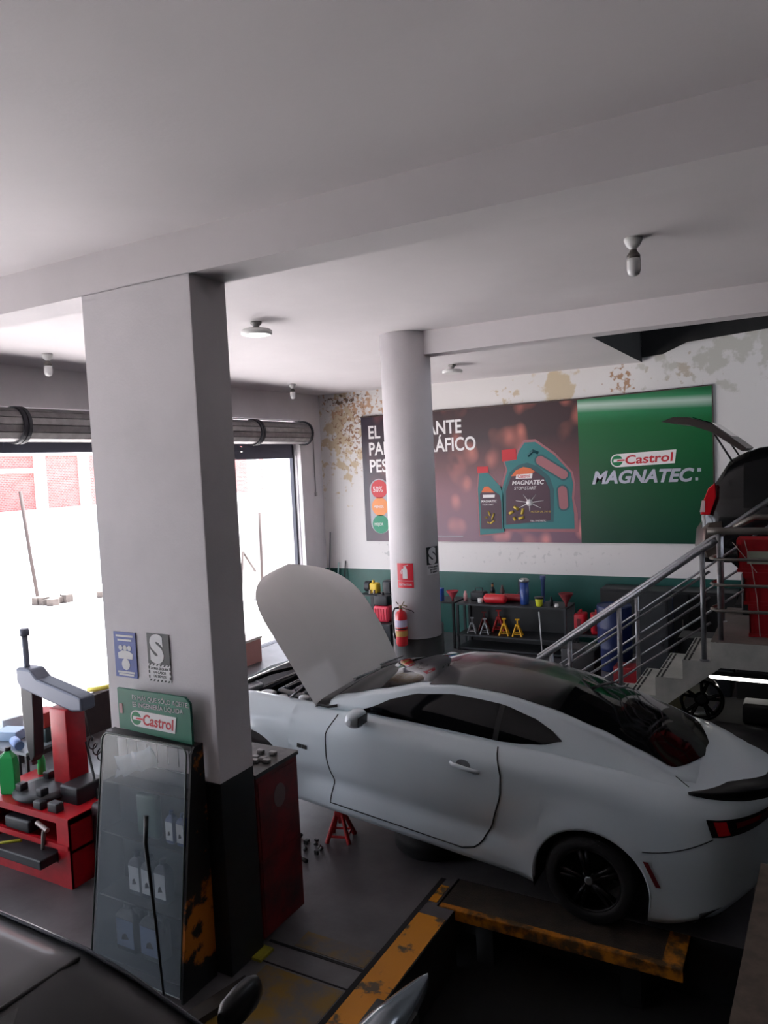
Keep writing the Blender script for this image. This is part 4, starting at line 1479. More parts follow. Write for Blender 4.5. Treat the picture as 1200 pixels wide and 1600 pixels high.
# wheels
rim_m = mat('rim_black', (12, 12, 13), .3, .4)
def make_wheel(par, x, y, z, s, r=.335, wd=.27, name='wheel'):
    M = Matrix.Translation((x, y, z)) @ Matrix.Rotation(-s * PI / 2, 4, 'X')   # local z -> outward
    b = MB()
    h = wd / 2
    b.lathe([(r * .70, -h), (r * .78, -h), (r * .94, -h * .95), (r, -h * .7), (r, h * .7), (r * .94, h * .95), (r * .78, h), (r * .70, h * .96), (r * .70, -h)], n=48, M=M, cap=False)
    tyre = b.build(name, rubber, par)
    b = MB()
    b.lathe([(r * .70, -h), (r * .715, h * .9), (r * .69, h * .96), (r * .66, h * .8), (r * .63, h * .2), (r * .63, -h)], n=48, M=M, cap=False)
    for k in range(5):
        a0 = 2 * PI * k / 5
        for d in (-.13, .13):
            a = a0 + d
            b.tube([M @ Vector((r * .10 * math.cos(a0), r * .10 * math.sin(a0), h * .72)), M @ Vector((r * .4 * math.cos(a), r * .4 * math.sin(a), h * .78)), M @ Vector((r * .68 * math.cos(a), r * .68 * math.sin(a), h * .70))], [.030, .020, .022], 6)
    b.lathe([(.001, h * .9), (.05, h * .86), (.07, h * .7), (.07, h * .4)], n=24, M=M)
    b.build('rim', rim_m, tyre)
    b = MB(); b.lathe([(.032, h * .85), (.032, h * .93), (.02, h * .95)], n=20, M=M); b.build('hub_cap', mat('cap_grey', (130, 134, 136), .4, .5), tyre)
    b = MB(); b.lathe([(.15, -.01), (.15, .01)], n=32, M=M); b.build('brake_disc', mat('disc_steel', (60, 60, 60), .4, .8), tyre)
    return tyre
make_wheel(car, -.07, .79, .245, 1)
make_wheel(car, -.07, -.79, .245, -1)
for s in (1, -1):
    M = Matrix.Translation((3.08, s * .70, .20)) @ Matrix.Rotation(-s * PI / 2, 4, 'X')
    b = MB(); b.lathe([(.16, -.012), (.16, .012), (.08, .02), (.07, .06), (.03, .07)], n=32, M=M); b.build('brake_disc', mat('disc_steel', (60, 60, 60), .4, .8), car)
b = MB(); b.tube([(-.07, -.7, .245), (-.07, .7, .245)], .05, 10); b.build('rear_axle', plastic, car)
# ------------------------------------------------------------------ lift runway, stand, loose tyre
b = MB()
b.box(-2.55, -.76, 5.13, 5.54, -.08, 0.0, 0)
b.box(-2.55, -.76, 5.125, 5.13, -.08, 0.0, 1)
b.box(-2.55, -.76, 5.13, 5.18, 0.0, .003, 1)
b.box(-.765, -.76, 5.13, 5.54, -.08, 0.003, 1)
b.box(-.90, -.76, 5.18, 5.54, 0.0, .003, 1)
t = empty('lift_runway', (-1.65, 5.36, -.08), label='steel lift runway with worn yellow edge under the rear wheel of the white coupe', cat='lift')
rw_m = mat('runway_steel', (58, 50, 40), .6, rgb2=(40, 34, 28), vscale=6, bump=.6, bscale=90)
yel2 = mat('runway_yellow', (184, 112, 16), .6, rgb2=(74, 54, 26), vscale=9, thr=(.42, .6), bump=.3)
o = b.build('runway_plate', [rw_m, yel2], t, weld=False); o.matrix_parent_inverse = Matrix.Translation(t.location).inverted()
for x in (-2.3, -1.2):
    b = MB(); b.box(x, x + .14, 5.25, 5.5, -.45, -.08)
    o = b.build('lift_arm', mat('pit_black', (14, 14, 14), .85), t); o.matrix_parent_inverse = Matrix.Translation(t.location).inverted()

def jack_stand(x, y, z, s, m, label, group, rz=0, hh=.40):
    t = empty('jack_stand', (x, y, z), (0, 0, rz), label, 'jack stand', group)
    b = MB()
    for k in range(4):
        a = PI / 4 + PI / 2 * k
        b.tube([(.15 * s * math.cos(a), .15 * s * math.sin(a), .0), (.035 * s * math.cos(a), .035 * s * math.sin(a), .26 * s)], [.024 * s, .018 * s], 6)
    b.rbox(-.045 * s, .045 * s, -.045 * s, .045 * s, .22 * s, .27 * s, .01 * s)
    for k in range(4):
        a, c = PI / 4 + PI / 2 * k, PI / 4 + PI / 2 * (k + 1)
        b.tube([(.12 * s * math.cos(a), .12 * s * math.sin(a), .055 * s), (.12 * s * math.cos(c), .12 * s * math.sin(c), .055 * s)], .012 * s, 6)
    b.build('base_frame', m, t, weld=False)
    b = MB(); b.box(-.014 * s, .014 * s, -.016 * s, .016 * s, .15 * s, hh * s - .02); b.box(-.05 * s, .05 * s, -.018 * s, .018 * s, hh * s - .025, hh * s)
    b.build('ratchet_post', m, t)
    return t
red_st = mat('stand_red', (190, 40, 40), .45, var=.3, vscale=12)
jack_stand(-3.84, 5.73, 0, 1.0, red_st, 'red jack stand on the floor under the sill of the white coupe', None, .3, .42)
tyre_thing('loose_tyre', -3.0, 6.0, .12, .36, .24, (0, 0, 0), 'loose black tyre lying flat on the floor under the white coupe')
b = MB()
for k in range(16):
    x, y = random.uniform(-.22, .2), random.uniform(-.12, .12)
    h = random.uniform(.015, .04)
    if k % 2:
        b.cyl((x, y, 0), (x + .02, y + .01, h), .016, n=8)
    else:
        b.box(x, x + .035, y, y + .02, 0, h)
o = b.build('loose_bolts', mat('bolt_black', (16, 16, 16), .5), weld=False); o.location = (-4.02, 5.48, 0)
tag(o, 'scatter of small black bolts and clips on the floor left of the red jack stand', 'bolts', kind='stuff')
b = MB(); b.tube([(-.10, 0, .015), (.0, .02, .02), (.10, -.01, .015)], [.02, .014, .02], 8); o = b.build('spanner', mat('bolt_black', (16, 16, 16), .5)); o.location = (-3.98, 5.24, 0)
tag(o, 'dark short tool lying on the floor beside the red cabinet', 'tool')

# ------------------------------------------------------------------ red cabinet behind the pillar
t = empty('metal_cabinet', (-3.74, 4.42, 0), label='worn dark red steel cabinet standing behind the square pillar', cat='cabinet')
redc = mat('cabinet_red', (112, 14, 18), .45, rgb2=(48, 20, 20), vscale=5, thr=(.3, .6))
b = MB(); b.box(-.24, .235, -.26, .25, 0.03, 1.24, 0); b.build('carcass', redc, t, bevel=.008)
b = MB(); b.box(.236, .242, -.24, .23, .06, .60); b.box(.236, .242, -.24, .23, .62, 1.20); b.build('door', redc, t, bevel=.002)
b = MB(); b.box(-.25, .245, -.265, .26, 1.24, 1.27); b.build('top_tray', mat('cabinet_top', (70, 66, 64), .5, var=.5, vscale=14), t)
b = MB(); b.prism([(.07 * math.cos(a), 1.02 + .09 * math.sin(a)) for a in [2 * PI * k / 20 for k in range(20)]], .243, .246, 0, Matrix(((0, 0, 1, 0), (1, 0, 0, 0), (0, 1, 0, 0), (0, 0, 0, 1)))); b.build('pale_sticker', mat('sticker_grey', (110, 90, 88), .6), t)
b = MB()
for k in range(9):
    x, y = random.uniform(-.2, .15), random.uniform(-.2, .2)
    b.rbox(x, x + .06, y, y + .04, 0, .03, .008)
o = b.build('loose_parts', mat('parts_grey', (120, 118, 116), .5, .4), weld=False); o.location = (-3.74, 4.42, 1.271)
tag(o, 'small grey metal parts cluttering the top of the red cabinet', 'parts', kind='stuff')

# ------------------------------------------------------------------ display rack
t = empty('display_rack', (-4.0, 3.62, 0), label='dark display rack with clear front standing against the square pillar', cat='rack')
rk = mat('rack_black', (20, 21, 22), .45)
YZ = Matrix(((0, 0, 1, 0), (1, 0, 0, 0), (0, 1, 0, 0), (0, 0, 0, 1)))     # (a,b,c)->(y,z,x)
prof = [(.13, 0), (-.20, 0), (-.20, .05), (.02, 1.60), (.05, 1.64), (.13, 1.64)]
def side_x(x):
    return Matrix.Translation((x, 0, 0)) @ YZ
for s, x in ((-1, -.45), (1, .385)):
    b = MB(); b.prism(prof, 0, .02, 0, side_x(x))
    sp_ = b.build('side_panel', mat('rack_side', (22, 22, 22), .5, rgb2=(190, 110, 30), vscale=3.2, thr=(.42, .47)) if s == 1 else rk, t)
b = MB(); b.box(-.43, .385, .115, .13, .02, 1.40); b.build('back_panel', mat('rack_back', (50, 58, 66), .5), t)
for z, d in ((.10, -.17), (.52, -.12), (.95, -.06), (1.30, -.01)):
    b = MB(); b.box(-.43, .385, d, .115, z - .012, z); b.build('shelf', rk, t)
b = MB(); b.box(-.43, .385, .04, .125, 1.61, 1.64)
for k in range(9):
    b.tube([(-.40 + k * .1, .10, 1.45), (-.40 + k * .1, .10, 1.61)], .003, 5)
b.build('top_grid', rk, t, weld=False)
def acrylic():
    m = bpy.data.materials.new('clear_sheet'); m.use_nodes = True
    nt = m.node_tree; pb = nt.nodes['Principled BSDF']
    pb.inputs['Base Color'].default_value = (.30, .36, .40, 1); pb.inputs['Roughness'].default_value = .12
    pb.inputs['Alpha'].default_value = .34; pb.inputs['Specular IOR Level'].default_value = .6
    tcn = nt.nodes.new('ShaderNodeTexCoord'); ns = nt.nodes.new('ShaderNodeTexNoise'); ns.inputs['Scale'].default_value = 3
    mr = nt.nodes.new('ShaderNodeMapRange'); mr.inputs['To Min'].default_value = .20; mr.inputs['To Max'].default_value = .30
    nt.links.new(tcn.outputs['Object'], ns.inputs['Vector']); nt.links.new(ns.outputs['Fac'], mr.inputs['Value']); nt.links.new(mr.outputs[0], pb.inputs['Alpha'])
    return m
clear = acrylic()
def front_M():
    # plane along the slanted front: a=x, b=up the slope, c=outwards (-y)
    d = Vector((0, .22, 1.61)).normalized()
    n = Vector((0, -d.z, d.y))
    return Matrix(((1, 0, 0, 0), (0, d.y, n.y, -.205), (0, d.z, n.z, .05), (0, 0, 0, 1)))
FM = front_M()
def rr_poly(w0, w1, h, r):
    p = [(-w0, 0), (w0, 0)]
    for k in range(7):
        a = PI / 2 * k / 6
        p.append((w1 - r + r * math.cos(a), h - r + r * math.sin(a)))
    for k in range(7):
        a = PI / 2 + PI / 2 * k / 6
        p.append((-w1 + r + r * math.cos(a), h - r + r * math.sin(a)))
    return p
FP = [(x - .025, z) for x, z in rr_poly(.425, .405, 1.61, .06)]
b = MB(); b.prism(FP, .004, .010, 0, FM); b.build('front_sheet', clear, t)
b = MB(); b.tube([FM @ Vector((x, z, .012)) for x, z in FP + [FP[0]]], .006, 6); b.build('sheet_trim', mat('trim_grey', (88, 96, 92), .4, .4), t)
# things inside
def oil_bottle(x, y, z, w, d, h, mbody, mlab, label, group, cap=None, handle=False):
    t = empty('oil_bottle', (x, y, z), label=label, cat='bottle', group=group)
    b = MB()
    b.rings([[Vector((px * sx, py * sx, zz)) for px, py in ((-w / 2, -d / 2), (w / 2, -d / 2), (w / 2, d / 2), (-w / 2, d / 2))] for zz, sx in ((0, .94), (.01, 1), (h * .72, 1), (h * .82, .8), (h * .88, .42), (h * .92, .38))], 0, True, False)
    if handle:
        b.tube([(w * .1, 0, h * .90), (w * .42, 0, h * .84), (w * .5, 0, h * .60)], d * .12, 6)
    b.build('bottle_body', mbody, t, bevel=.006)
    b = MB(); b.lathe([(w * .2, h * .90), (w * .2, h), (w * .17, h * 1.01)], n=14); b.build('cap', cap or mbody, t)
    b = MB(); b.box(-w * .44, w * .44, -d / 2 - .003, -d / 2 - .0005, h * .12, h * .70); lb = b.build('label', mlab, t)
    b = MB(); b.prism([(-w * .18, h * .26), (w * .2, h * .30), (w * .05, h * .42), (-w * .12, h * .38)], d / 2 + .003, d / 2 + .004, 0, MY(0, 0, 0)); b.build('label_mark', mat('label_dark', (30, 34, 48), .5), lb)
    return t
bb = mat('bottle_navy', (34, 40, 62), .4); bl = mat('bottle_label', (214, 220, 226), .5); bg = mat('bottle_smoke', (60, 66, 72), .4)
for k, nm in enumerate(('leftmost of the row of three', 'middle of the row of three', 'rightmost of the row of three')):
    oil_bottle(-4.16 + k * .125, 3.62, .521, .11, .08, .30, bb, bl, 'dark oil bottle with white label on the rack shelf, ' + nm, 'bottles on the middle rack shelf')
oil_bottle(-4.25, 3.60, .101, .19, .11, .34, bg, mat('label_blue', (120, 140, 176), .5), 'grey oil jug with bluish label low in the rack, left one', 'jugs on the lowest rack shelf', None, True)
oil_bottle(-4.01, 3.60, .101, .19, .11, .34, bg, mat('label_blue', (120, 140, 176), .5), 'grey oil jug with bluish label low in the rack, right one', 'jugs on the lowest rack shelf', None, True)
for k in range(2):
    oil_bottle(-3.82 + k * .10, 3.64, .951, .07, .06, .22, mat('bottle_blue', (70, 90, 140), .4), bl, 'pale blue bottle on the upper rack shelf, ' + ('left one' if k == 0 else 'right one next to the side panel'), 'bottles on the upper rack shelf')
b = MB()
rows = []
for i in range(9):
    rows.append([Vector((-.20 + .40 * i / 8, -.02 + .03 * math.sin(i * 1.7 + j), -.01 + .14 * i / 8 + .05 * j + .012 * math.sin(i * 2 + j * 2))) for j in range(4)])
b.grid(rows, 0); o = b.build('plastic_wrap', mat('wrap_blue', (140, 156, 176), .25, coat=.5), solid=.006); o.location = (-4.15, 3.66, 1.325)
tag(o, 'crumpled bluish plastic-wrapped packet at the top of the display rack', 'packet')
b = MB(); b.rbox(-.10, .10, -.03, .03, 0, .30, .02); o = b.build('green_packet', mat('packet_green', (50, 92, 80), .35, coat=.4)); o.location = (-4.03, 3.64, .951)
tag(o, 'dark green glossy packet on the upper shelf of the display rack', 'packet')
b = MB(); b.tube([(-3.84, 3.44, 1.22), (-3.83, 3.41, 1.05), (-3.76, 3.385, .55), (-3.70, 3.36, .02)], [.016, .014, .010, .008], 8)
tag(b.build('thin_rod', rk), 'thin black rod leaning against the clear front of the display rack', 'rod')
b = MB(); b.box(-.06, .06, -.35, .35, 0, .05); o = b.build('wooden_board', mat('board_brown', (48, 42, 36), .8)); o.location = (-3.40, 3.42, 0); o.rotation_euler = (0, 0, -.25)
tag(o, 'short dark board lying on the floor at the foot of the display rack', 'board')

# ------------------------------------------------------------------ tyre changer
t = empty('tyre_changer', (-5.94, 4.37, 0), label='red tyre changing machine with grey swing arm left of the display rack', cat='tyre changer')
mred = mat('machine_red', (188, 20, 34), .4, var=.25, vscale=5)
mred_d = mat('machine_red_side', (188, 20, 34), .4, var=.25, vscale=5)
mgrey = mat('machine_grey', (96, 102, 116), .45, .3)
mdark = mat('machine_dark', (26, 28, 33), .5)
b = MB()
b.box(-.78, .48, -.32, -.30, .0, .20); b.box(-.78, .48, -.32, .32, .55, .61); b.box(.46, .48, -.32, .32, 0, .60); b.box(-.78, -.76, -.32, .32, 0, .60)
b.box(-.78, .48, .30, .32, 0, .6); b.box(-.78, .48, -.34, -.30, .34, .38); b.box(.33, .48, -.325, -.30, .0, .60); b.box(-.78, .48, -.30, .32, .30, .33); b.box(-.78, -.60, -.325, -.30, 0, .6)
b.build('cabinet_body', mred, t, weld=False)
b = MB(); b.box(-.46, .33, -.50, -.18, .22, .30); b.build('front_tray', mdark, t, bevel=.01)
b = MB(); b.tube([(-.5, -.50, .32), (-.25, -.48, .33), (-.05, -.40, .36)], [.014, .012, .016], 8); b.build('yellow_lever', mat('lever_yellow', (170, 168, 40), .5), t)
b = MB(); b.lathe([(.26, .64), (.28, .655), (.28, .68), (.20, .69)], (-.15, -.05, 0), 32)
for k in range(4):
    a = PI / 4 + k * PI / 2
    b.rbox(-.15 + .20 * math.cos(a) - .04, -.15 + .20 * math.cos(a) + .04, -.05 + .20 * math.sin(a) - .04, -.05 + .20 * math.sin(a) + .04, .68, .75, .012)
b.cyl((-.15, -.05, .60), (-.15, -.05, .66), .12, n=20)
b.build('turntable', mdark, t, weld=False)
b = MB(); b.rbox(-.17, .06, .05, .26, .60, 1.38, .015); b.build('post', mred, t)
b = MB(); b.prism([(-.66, 1.56), (-.66, 1.70), (-.45, 1.70), (-.35, 1.62), (.16, 1.52), (.24, 1.50), (.24, 1.38), (.10, 1.36), (-.60, 1.50)], -.24, -.08, 0, MY(0, 0, 0)); b.build('swing_arm', mgrey, t, bevel=.02)
b = MB(); b.tube([(-.58, .15, .75), (-.58, .15, 2.02)], .028, 10); b.lathe([(.042, 0), (.045, .03), (.042, .07)], (-.58, .15, 2.0), 16); b.build('vertical_rod', mgrey, t)
b = MB(); b.prism([(-.64, 1.22), (-.64, 1.56), (-.46, 1.56), (-.47, 1.2), (-.50, .85), (-.56, .78), (-.60, .9)], -.21, -.10, 0, MY(0, 0, 0)); b.build('mount_head', mdark, t, bevel=.01)
b = MB(); b.rbox(.10, .34, -.10, .22, .60, .76, .02); b.build('valve_block', mdark, t)
b = MB(); b.rbox(.48, .86, -.10, .42, .02, .66, .04); b.build('side_housing', mat('housing_dark', (46, 20, 24), .5, var=.3), t)
b = MB(); b.tube([(.12, .2, 1.05), (.35, .1, .65), (.60, -.18, .02)], .012, 8); b.build('lever_rod', mdark, t)
b = MB()
pts = []
for k in range(130):
    q = k / 129
    c = Vector((.04 + .46 * q, .30 + .10 * q, 1.02 - .42 * q - .05 * math.sin(PI * q)))
    a = 2 * PI * 11 * q
    pts.append(c + Vector((.035 * math.cos(a), .035 * math.sin(a) * .6, .035 * math.sin(a))))
b.tube([(.04, .27, 1.30), (.09, .27, 1.14)] + pts, .007, 6); b.build('coil_hose', mdark, t)
b = MB(); b.tube([(.18, -.33, .50), (.20, -.36, .42), (.16, -.35, .30)], [.016, .02, .014], 8); b.tube([(.10, -.34, .52), (.26, -.36, .49)], .022, 8); b.build('air_gun', mat('gun_grey', (130, 122, 118), .4, .6), t, weld=False)
b = MB(); b.rbox(-.36, -.02, -.34, -.22, .39, .50, .02); b.build('pedal_box', mdark, t)

def lathe_thing(name, prof, loc, m, label, cat, group=None, n=20, rot=(0, 0, 0), parts=()):
    b = MB(); b.lathe(prof, n=n)
    o = b.build(name, m); o.location = loc; o.rotation_euler = rot
    tag(o, label, cat, group)
    for nm, pf, mm in parts:
        b = MB(); b.lathe(pf, n=n); b.build(nm, mm, o)
    return o
def box_thing(name, dims, loc, m, label, cat, r=.01, rot=(0, 0, 0), group=None):
    b = MB(); b.rbox(-dims[0] / 2, dims[0] / 2, -dims[1] / 2, dims[1] / 2, 0, dims[2], r)
    o = b.build(name, m); o.location = loc; o.rotation_euler = rot
    return tag(o, label, cat, group)
gj = mat('jug_green', (40, 176, 92), .3, coat=.3)
jug = empty('coolant_jug', (-6.43, 4.20, .611), (0, 0, .4), 'large green plastic jug with dark cap standing on the tyre changer', 'jug')
b = MB()
b.rings([[Vector((px * sx, py * sx, zz)) for px, py in ((-.075, -.045), (.075, -.045), (.075, .045), (-.075, .045))] for zz, sx in ((0, .95), (.01, 1), (.27, 1), (.34, .85), (.385, .42), (.40, .38))], 0, True, False)
b.tube([(-.02, 0, .385), (-.07, 0, .35), (-.083, 0, .24)], .012, 8)
b.build('jug_body', gj, jug, bevel=.008)
b = MB(); b.lathe([(.026, .40), (.026, .43), (.02, .432)], n=16); b.build('cap', mdark, jug)
lathe_thing('green_bottle', [(.036, 0), (.04, .01), (.04, .13), (.03, .17), (.015, .20), (.015, .23)], (-6.56, 4.62, .611), gj, 'small green bottle on the tyre changer behind the jug', 'bottle', parts=(('cap', [(.017, .23), (.017, .25)], mat('cap_pale', (200, 210, 200), .5)),))
# side table with cartons
t = empty('side_table', (-7.35, 4.95, 0), label='low table with papers and cartons behind the tyre changer', cat='table')
b = MB(); b.box(-.5, .55, -.32, .32, .74, .77); b.build('table_top', mat('table_grey', (120, 128, 136), .5), t)
for x in (-.46, .50):
    for y in (-.28, .28):
        b = MB(); b.box(x - .015, x + .015, y - .015, y + .015, 0, .74); b.build('leg', mdark, t)
box_thing('toolbox', (.24, .22, .14), (-6.98, 5.02, .771), mat('box_dark_green', (40, 60, 62), .5), 'dark green box under the red carton on the side table', 'box')
box_thing('carton', (.22, .20, .16), (-7.0, 5.02, .912), mat('carton_red', (186, 66, 64), .6), 'red carton stacked on the dark box on the side table', 'carton')
box_thing('carton', (.26, .20, .10), (-7.35, 4.86, .771), mat('carton_blue', (160, 186, 214), .5), 'pale blue and white carton on the side table, left of the red carton', 'carton', rot=(0, 0, .3))
box_thing('carton', (.30, .22, .14), (-7.70, 5.05, .771), mat('carton_white', (214, 222, 226), .6), 'white carton at the left end of the side table', 'carton', rot=(0, 0, -.2))
lathe_thing('blue_roll', [(.045, 0), (.045, .22)], (-7.14, 4.74, .817), mat('roll_blue', (110, 140, 190), .5), 'small blue paper roll lying on the side table', 'roll', rot=(PI / 2, 0, 1.2))
lathe_thing('spray_can', [(.03, 0), (.03, .14), (.012, .16), (.012, .18)], (-6.72, 4.38, .611), mat('can_red', (190, 60, 60), .4), 'small red can between the two green bottles on the tyre changer', 'can')
for k, (x, y, s) in enumerate(((-5.88, 4.10, .07), (-5.70, 4.12, .08))):
    box_thing('socket_block', (s * 1.5, s, s), (x, y, .611), mdark, 'black rubber block on the tyre changer top, ' + ('left one' if k == 0 else 'the one at the front corner'), 'block')
b = MB(); b.rbox(-.10, .10, -.20, .20, 0, .92, .03); o = b.build('blue_drum', mat('steel_blue', (60, 84, 110), .5)); o.location = (-6.95, 4.05, 0)
tag(o, 'slate blue upright gas unit at the left frame edge beside the tyre changer', 'machine')

# ------------------------------------------------------------------ shelving along the back wall
shm = mat('shelf_steel', (50, 52, 54), .5, .4)
t = empty('tool_shelf', (-4.64, 12.9, 0), label='long dark steel tool shelf with two levels against the back wall', cat='shelf')
for z in (.87, .30, .06):
    b = MB(); b.box(-1.02, 1.02, -.28, .32, z - .03, z); b.build('shelf_board', shm, t)
for x in (-1.0, 1.0):
    for y in (-.26, .30):
        b = MB(); b.box(x - .02, x + .02, y - .02, y + .02, 0, .84); b.build('leg', shm, t)
b = MB(); b.box(-1.0, 1.0, .31, .33, .02, .85); b.build('back_panel', black_p, bpy.data.objects['tool_shelf'])  # black sheet added for the shadow and dark clutter under the shelf
t = empty('work_table', (-6.32, 12.95, 0), label='dark work table behind the round column left of the tool shelf', cat='table')
b = MB(); b.box(-.60, .60, -.28, .30, .84, .87); b.build('table_top', shm, t)
for x in (-.57, .57):
    for y in (-.25, .27):
        b = MB(); b.box(x - .02, x + .02, y - .02, y + .02, 0, .84); b.build('leg', shm, t)
ys = mat('stand_yellow', (226, 168, 24), .45); gs_ = mat('stand_grey', (140, 142, 144), .45, .3)
for x, y, m, s, lb in ((-5.42, 12.78, gs_, .80, 'grey jack stand on the shelf, leftmost of the row'), (-5.17, 12.78, gs_, .80, 'grey jack stand on the shelf, second from the left'),
                       (-4.80, 12.78, ys, .86, 'yellow jack stand on the shelf, left one of the yellow pair'), (-4.55, 12.78, ys, .86, 'yellow jack stand on the shelf, right one of the yellow pair'),
                       (-5.30, 13.08, mat('stand_dark_red', (110, 24, 26), .5), .95, 'dark red jack stand behind the two grey ones'), (-5.0, 13.05, red_st, 1.1, 'tall red jack stand between the grey and yellow ones')):
    jack_stand(x, y, .301, s * .9, m, lb, 'jack stands on the tool shelf', .2)
TZ = .871
cr_ = mat('compressor_red', (198, 30, 40), .35, coat=.3)
def lying(name, L, r, loc, m, label, cat, rz=0):
    return lathe_thing(name, [(r * .6, -L / 2), (r * .95, -L / 2 + r * .3), (r, -L / 2 + r * .6), (r, L / 2 - r * .6), (r * .95, L / 2 - r * .3), (r * .6, L / 2)], loc, m, label, cat, rot=(0, PI / 2, rz))
lying('air_tank', .42, .085, (-4.95, 12.78, TZ + .085), cr_, 'red horizontal cylinder with pale end lying on the tool shelf', 'cylinder')
lathe_thing('small_pot', [(.045, 0), (.05, .02), (.045, .08)], (-5.24, 12.78, TZ), mat('cap_white', (210, 210, 206), .5), 'small white pot left of the red cylinder', 'pot')
lying('air_tank', .40, .07, (-4.70, 13.02, TZ + .07), mat('tank_dark_red', (150, 26, 34), .4), 'darker red cylinder lying behind the first one', 'cylinder')
bt = mat('canister_blue', (28, 62, 130), .35, coat=.3)
lathe_thing('blue_canister', [(.075, 0), (.08, .01), (.08, .40)], (-4.42, 12.85, TZ), bt, 'tall blue canister with chrome lid on the tool shelf', 'canister', parts=(('lid', [(.088, .40), (.088, .44), (.06, .46)], mat('lid_chrome', (170, 172, 170), .3, .8)),))
lathe_thing('grease_gun', [(.02, 0), (.03, .01), (.035, .40), (.05, .42), (.05, .48)], (-4.15, 13.08, TZ), mat('tube_bluegrey', (60, 76, 120), .4), 'slim blue-grey upright tube right of the blue canister', 'tube')
lathe_thing('funnel_tub', [(.05, 0), (.055, .01), (.07, .13), (.068, .14)], (-4.12, 12.74, TZ), mat('tub_yellow', (204, 206, 40), .45), 'small yellow-green tub with black rim on the tool shelf', 'tub', parts=(('tub_rim', [(.08, .13), (.085, .16), (.05, .165)], mdark),))
lathe_thing('small_bottle', [(.03, 0), (.03, .10), (.015, .13), (.015, .16)], (-3.92, 12.80, TZ), mdark, 'small dark bottle between the yellow tub and the white cap', 'bottle')
lathe_thing('small_pot', [(.03, 0), (.035, .02), (.03, .06)], (-3.80, 12.70, TZ), mat('cap_white', (210, 210, 206), .5), 'tiny white pot at the right end of the tool shelf', 'pot')
fm = mat('funnel_red', (120, 44, 48), .5)
lathe_thing('funnel', [(.02, 0), (.02, .05), (.12, .22), (.13, .23), (.125, .235), (.02, .06)], (-3.66, 12.80, TZ), fm, 'dark red funnel standing at the right end of the tool shelf', 'funnel')
lathe_thing('funnel', [(.02, 0), (.02, .05), (.11, .18), (.115, .19), (.11, .195), (.02, .06)], (-5.80, 12.80, TZ), mat('funnel_pink', (170, 60, 70), .5), 'pinkish red funnel on the work table beside the round column', 'funnel')
lathe_thing('oil_bottle', [(.04, 0), (.045, .01), (.045, .20), (.02, .25), (.02, .30)], (-5.10, 13.05, TZ), mat('bottle_amber', (150, 96, 50), .4), 'tall dark bottle with amber label behind the red cylinders', 'bottle', parts=(('cap', [(.022, .30), (.022, .33)], mdark), ('shoulder', [(.046, .14), (.046, .2), (.022, .255)], mdark)))
lathe_thing('oil_bottle', [(.04, 0), (.045, .01), (.045, .18), (.02, .23), (.02, .27)], (-4.95, 13.15, TZ), mat('bottle_brown', (70, 40, 36), .4), 'brown bottle right of the amber-labelled one', 'bottle')
lathe_thing('pink_bottle', [(.035, 0), (.035, .13), (.02, .16), (.02, .19)], (-5.56, 12.85, TZ), mat('bottle_pink', (206, 150, 150), .4), 'small pale pink bottle at the left end of the tool shelf', 'bottle')
pw = empty('power_tool', (-5.35, 13.0, TZ), label='black power tool case left of the bottles on the tool shelf', cat='tool')
b = MB(); b.rbox(-.14, .14, -.10, .10, 0, .17, .03); b.build('case_body', mdark, pw)
b = MB(); b.tube([(-.07, 0, .16), (-.07, 0, .23), (.07, 0, .23), (.07, 0, .16)], .012, 8); b.build('handle', mdark, pw)
pw = empty('spray_gun', (-4.62, 13.15, TZ), label='thin dark spray gun standing upright between bottles and blue canister', cat='tool')
b = MB(); b.lathe([(.04, 0), (.045, .02), (.045, .12), (.02, .16)], n=16); b.build('cup', mdark, pw)
b = MB(); b.tube([(0, 0, .15), (0, 0, .34), (.0, 0, .40)], [.012, .018, .008], 8); b.tube([(0, 0, .30), (.08, 0, .24)], .014, 8); b.build('gun_body', mdark, pw, weld=False)
b = MB(); b.tube([(-4.02, 12.52, .002), (-4.08, 12.58, .80)], .012, 8)
tag(b.build('white_rod', mat('rod_white', (190, 190, 188), .4)), 'thin white rod leaning against the front of the tool shelf', 'rod')
jc = mat('jerry_red', (190, 22, 40), .4)
for k, x in enumerate((-3.44, -3.18)):
    t = empty('jerry_can', (x, 12.9, .30 if False else 0), (0, 0, .3 * k), 'red jerry can on the dark stand right of the tool shelf, ' + ('left one' if k == 0 else 'right one'), 'jerry can', 'red jerry cans right of the shelf')
    t.location.z = .42
    b = MB(); b.rbox(-.09, .09, -.14, .14, 0, .34, .03); b.tube([(0, -.09, .33), (0, -.09, .39), (0, .05, .39), (0, .05, .33)], .012, 6); b.build('can_body', jc, t, weld=False)
    b = MB(); b.box(-.03, .03, -.143, -.139, .06, .26); b.build('pressed_rib', mat('jerry_dark', (110, 14, 26), .5), t)
t = empty('low_stand', (-3.3, 12.9, 0), label='low dark stand under the red jerry cans', cat='stand')
b = MB(); b.box(-.28, .28, -.2, .2, .38, .42); b.build('stand_top', shm, t)
for x in (-.25, .25):
    for y in (-.17, .17):
        b = MB(); b.box(x - .02, x + .02, y - .02, y + .02, 0, .38); b.build('leg', shm, t)
def drum(x, y, h, r, m, label, cat='drum', group=None):
    return lathe_thing('barrel', [(r * .96, 0), (r, .02), (r, h * .33), (r * 1.03, h * .35), (r, h * .37), (r, h * .64), (r * 1.03, h * .66), (r, h * .68), (r, h - .03), (r * .97, h), (r * .9, h - .02)], (x, y, 0), m, label, cat, group, 32)
dbl = mat('drum_blue', (14, 32, 78), .45)
drum(-2.74, 12.3, 1.05, .27, dbl, 'blue plastic barrel behind the stair railing, the left one', 'barrel', 'blue barrels')
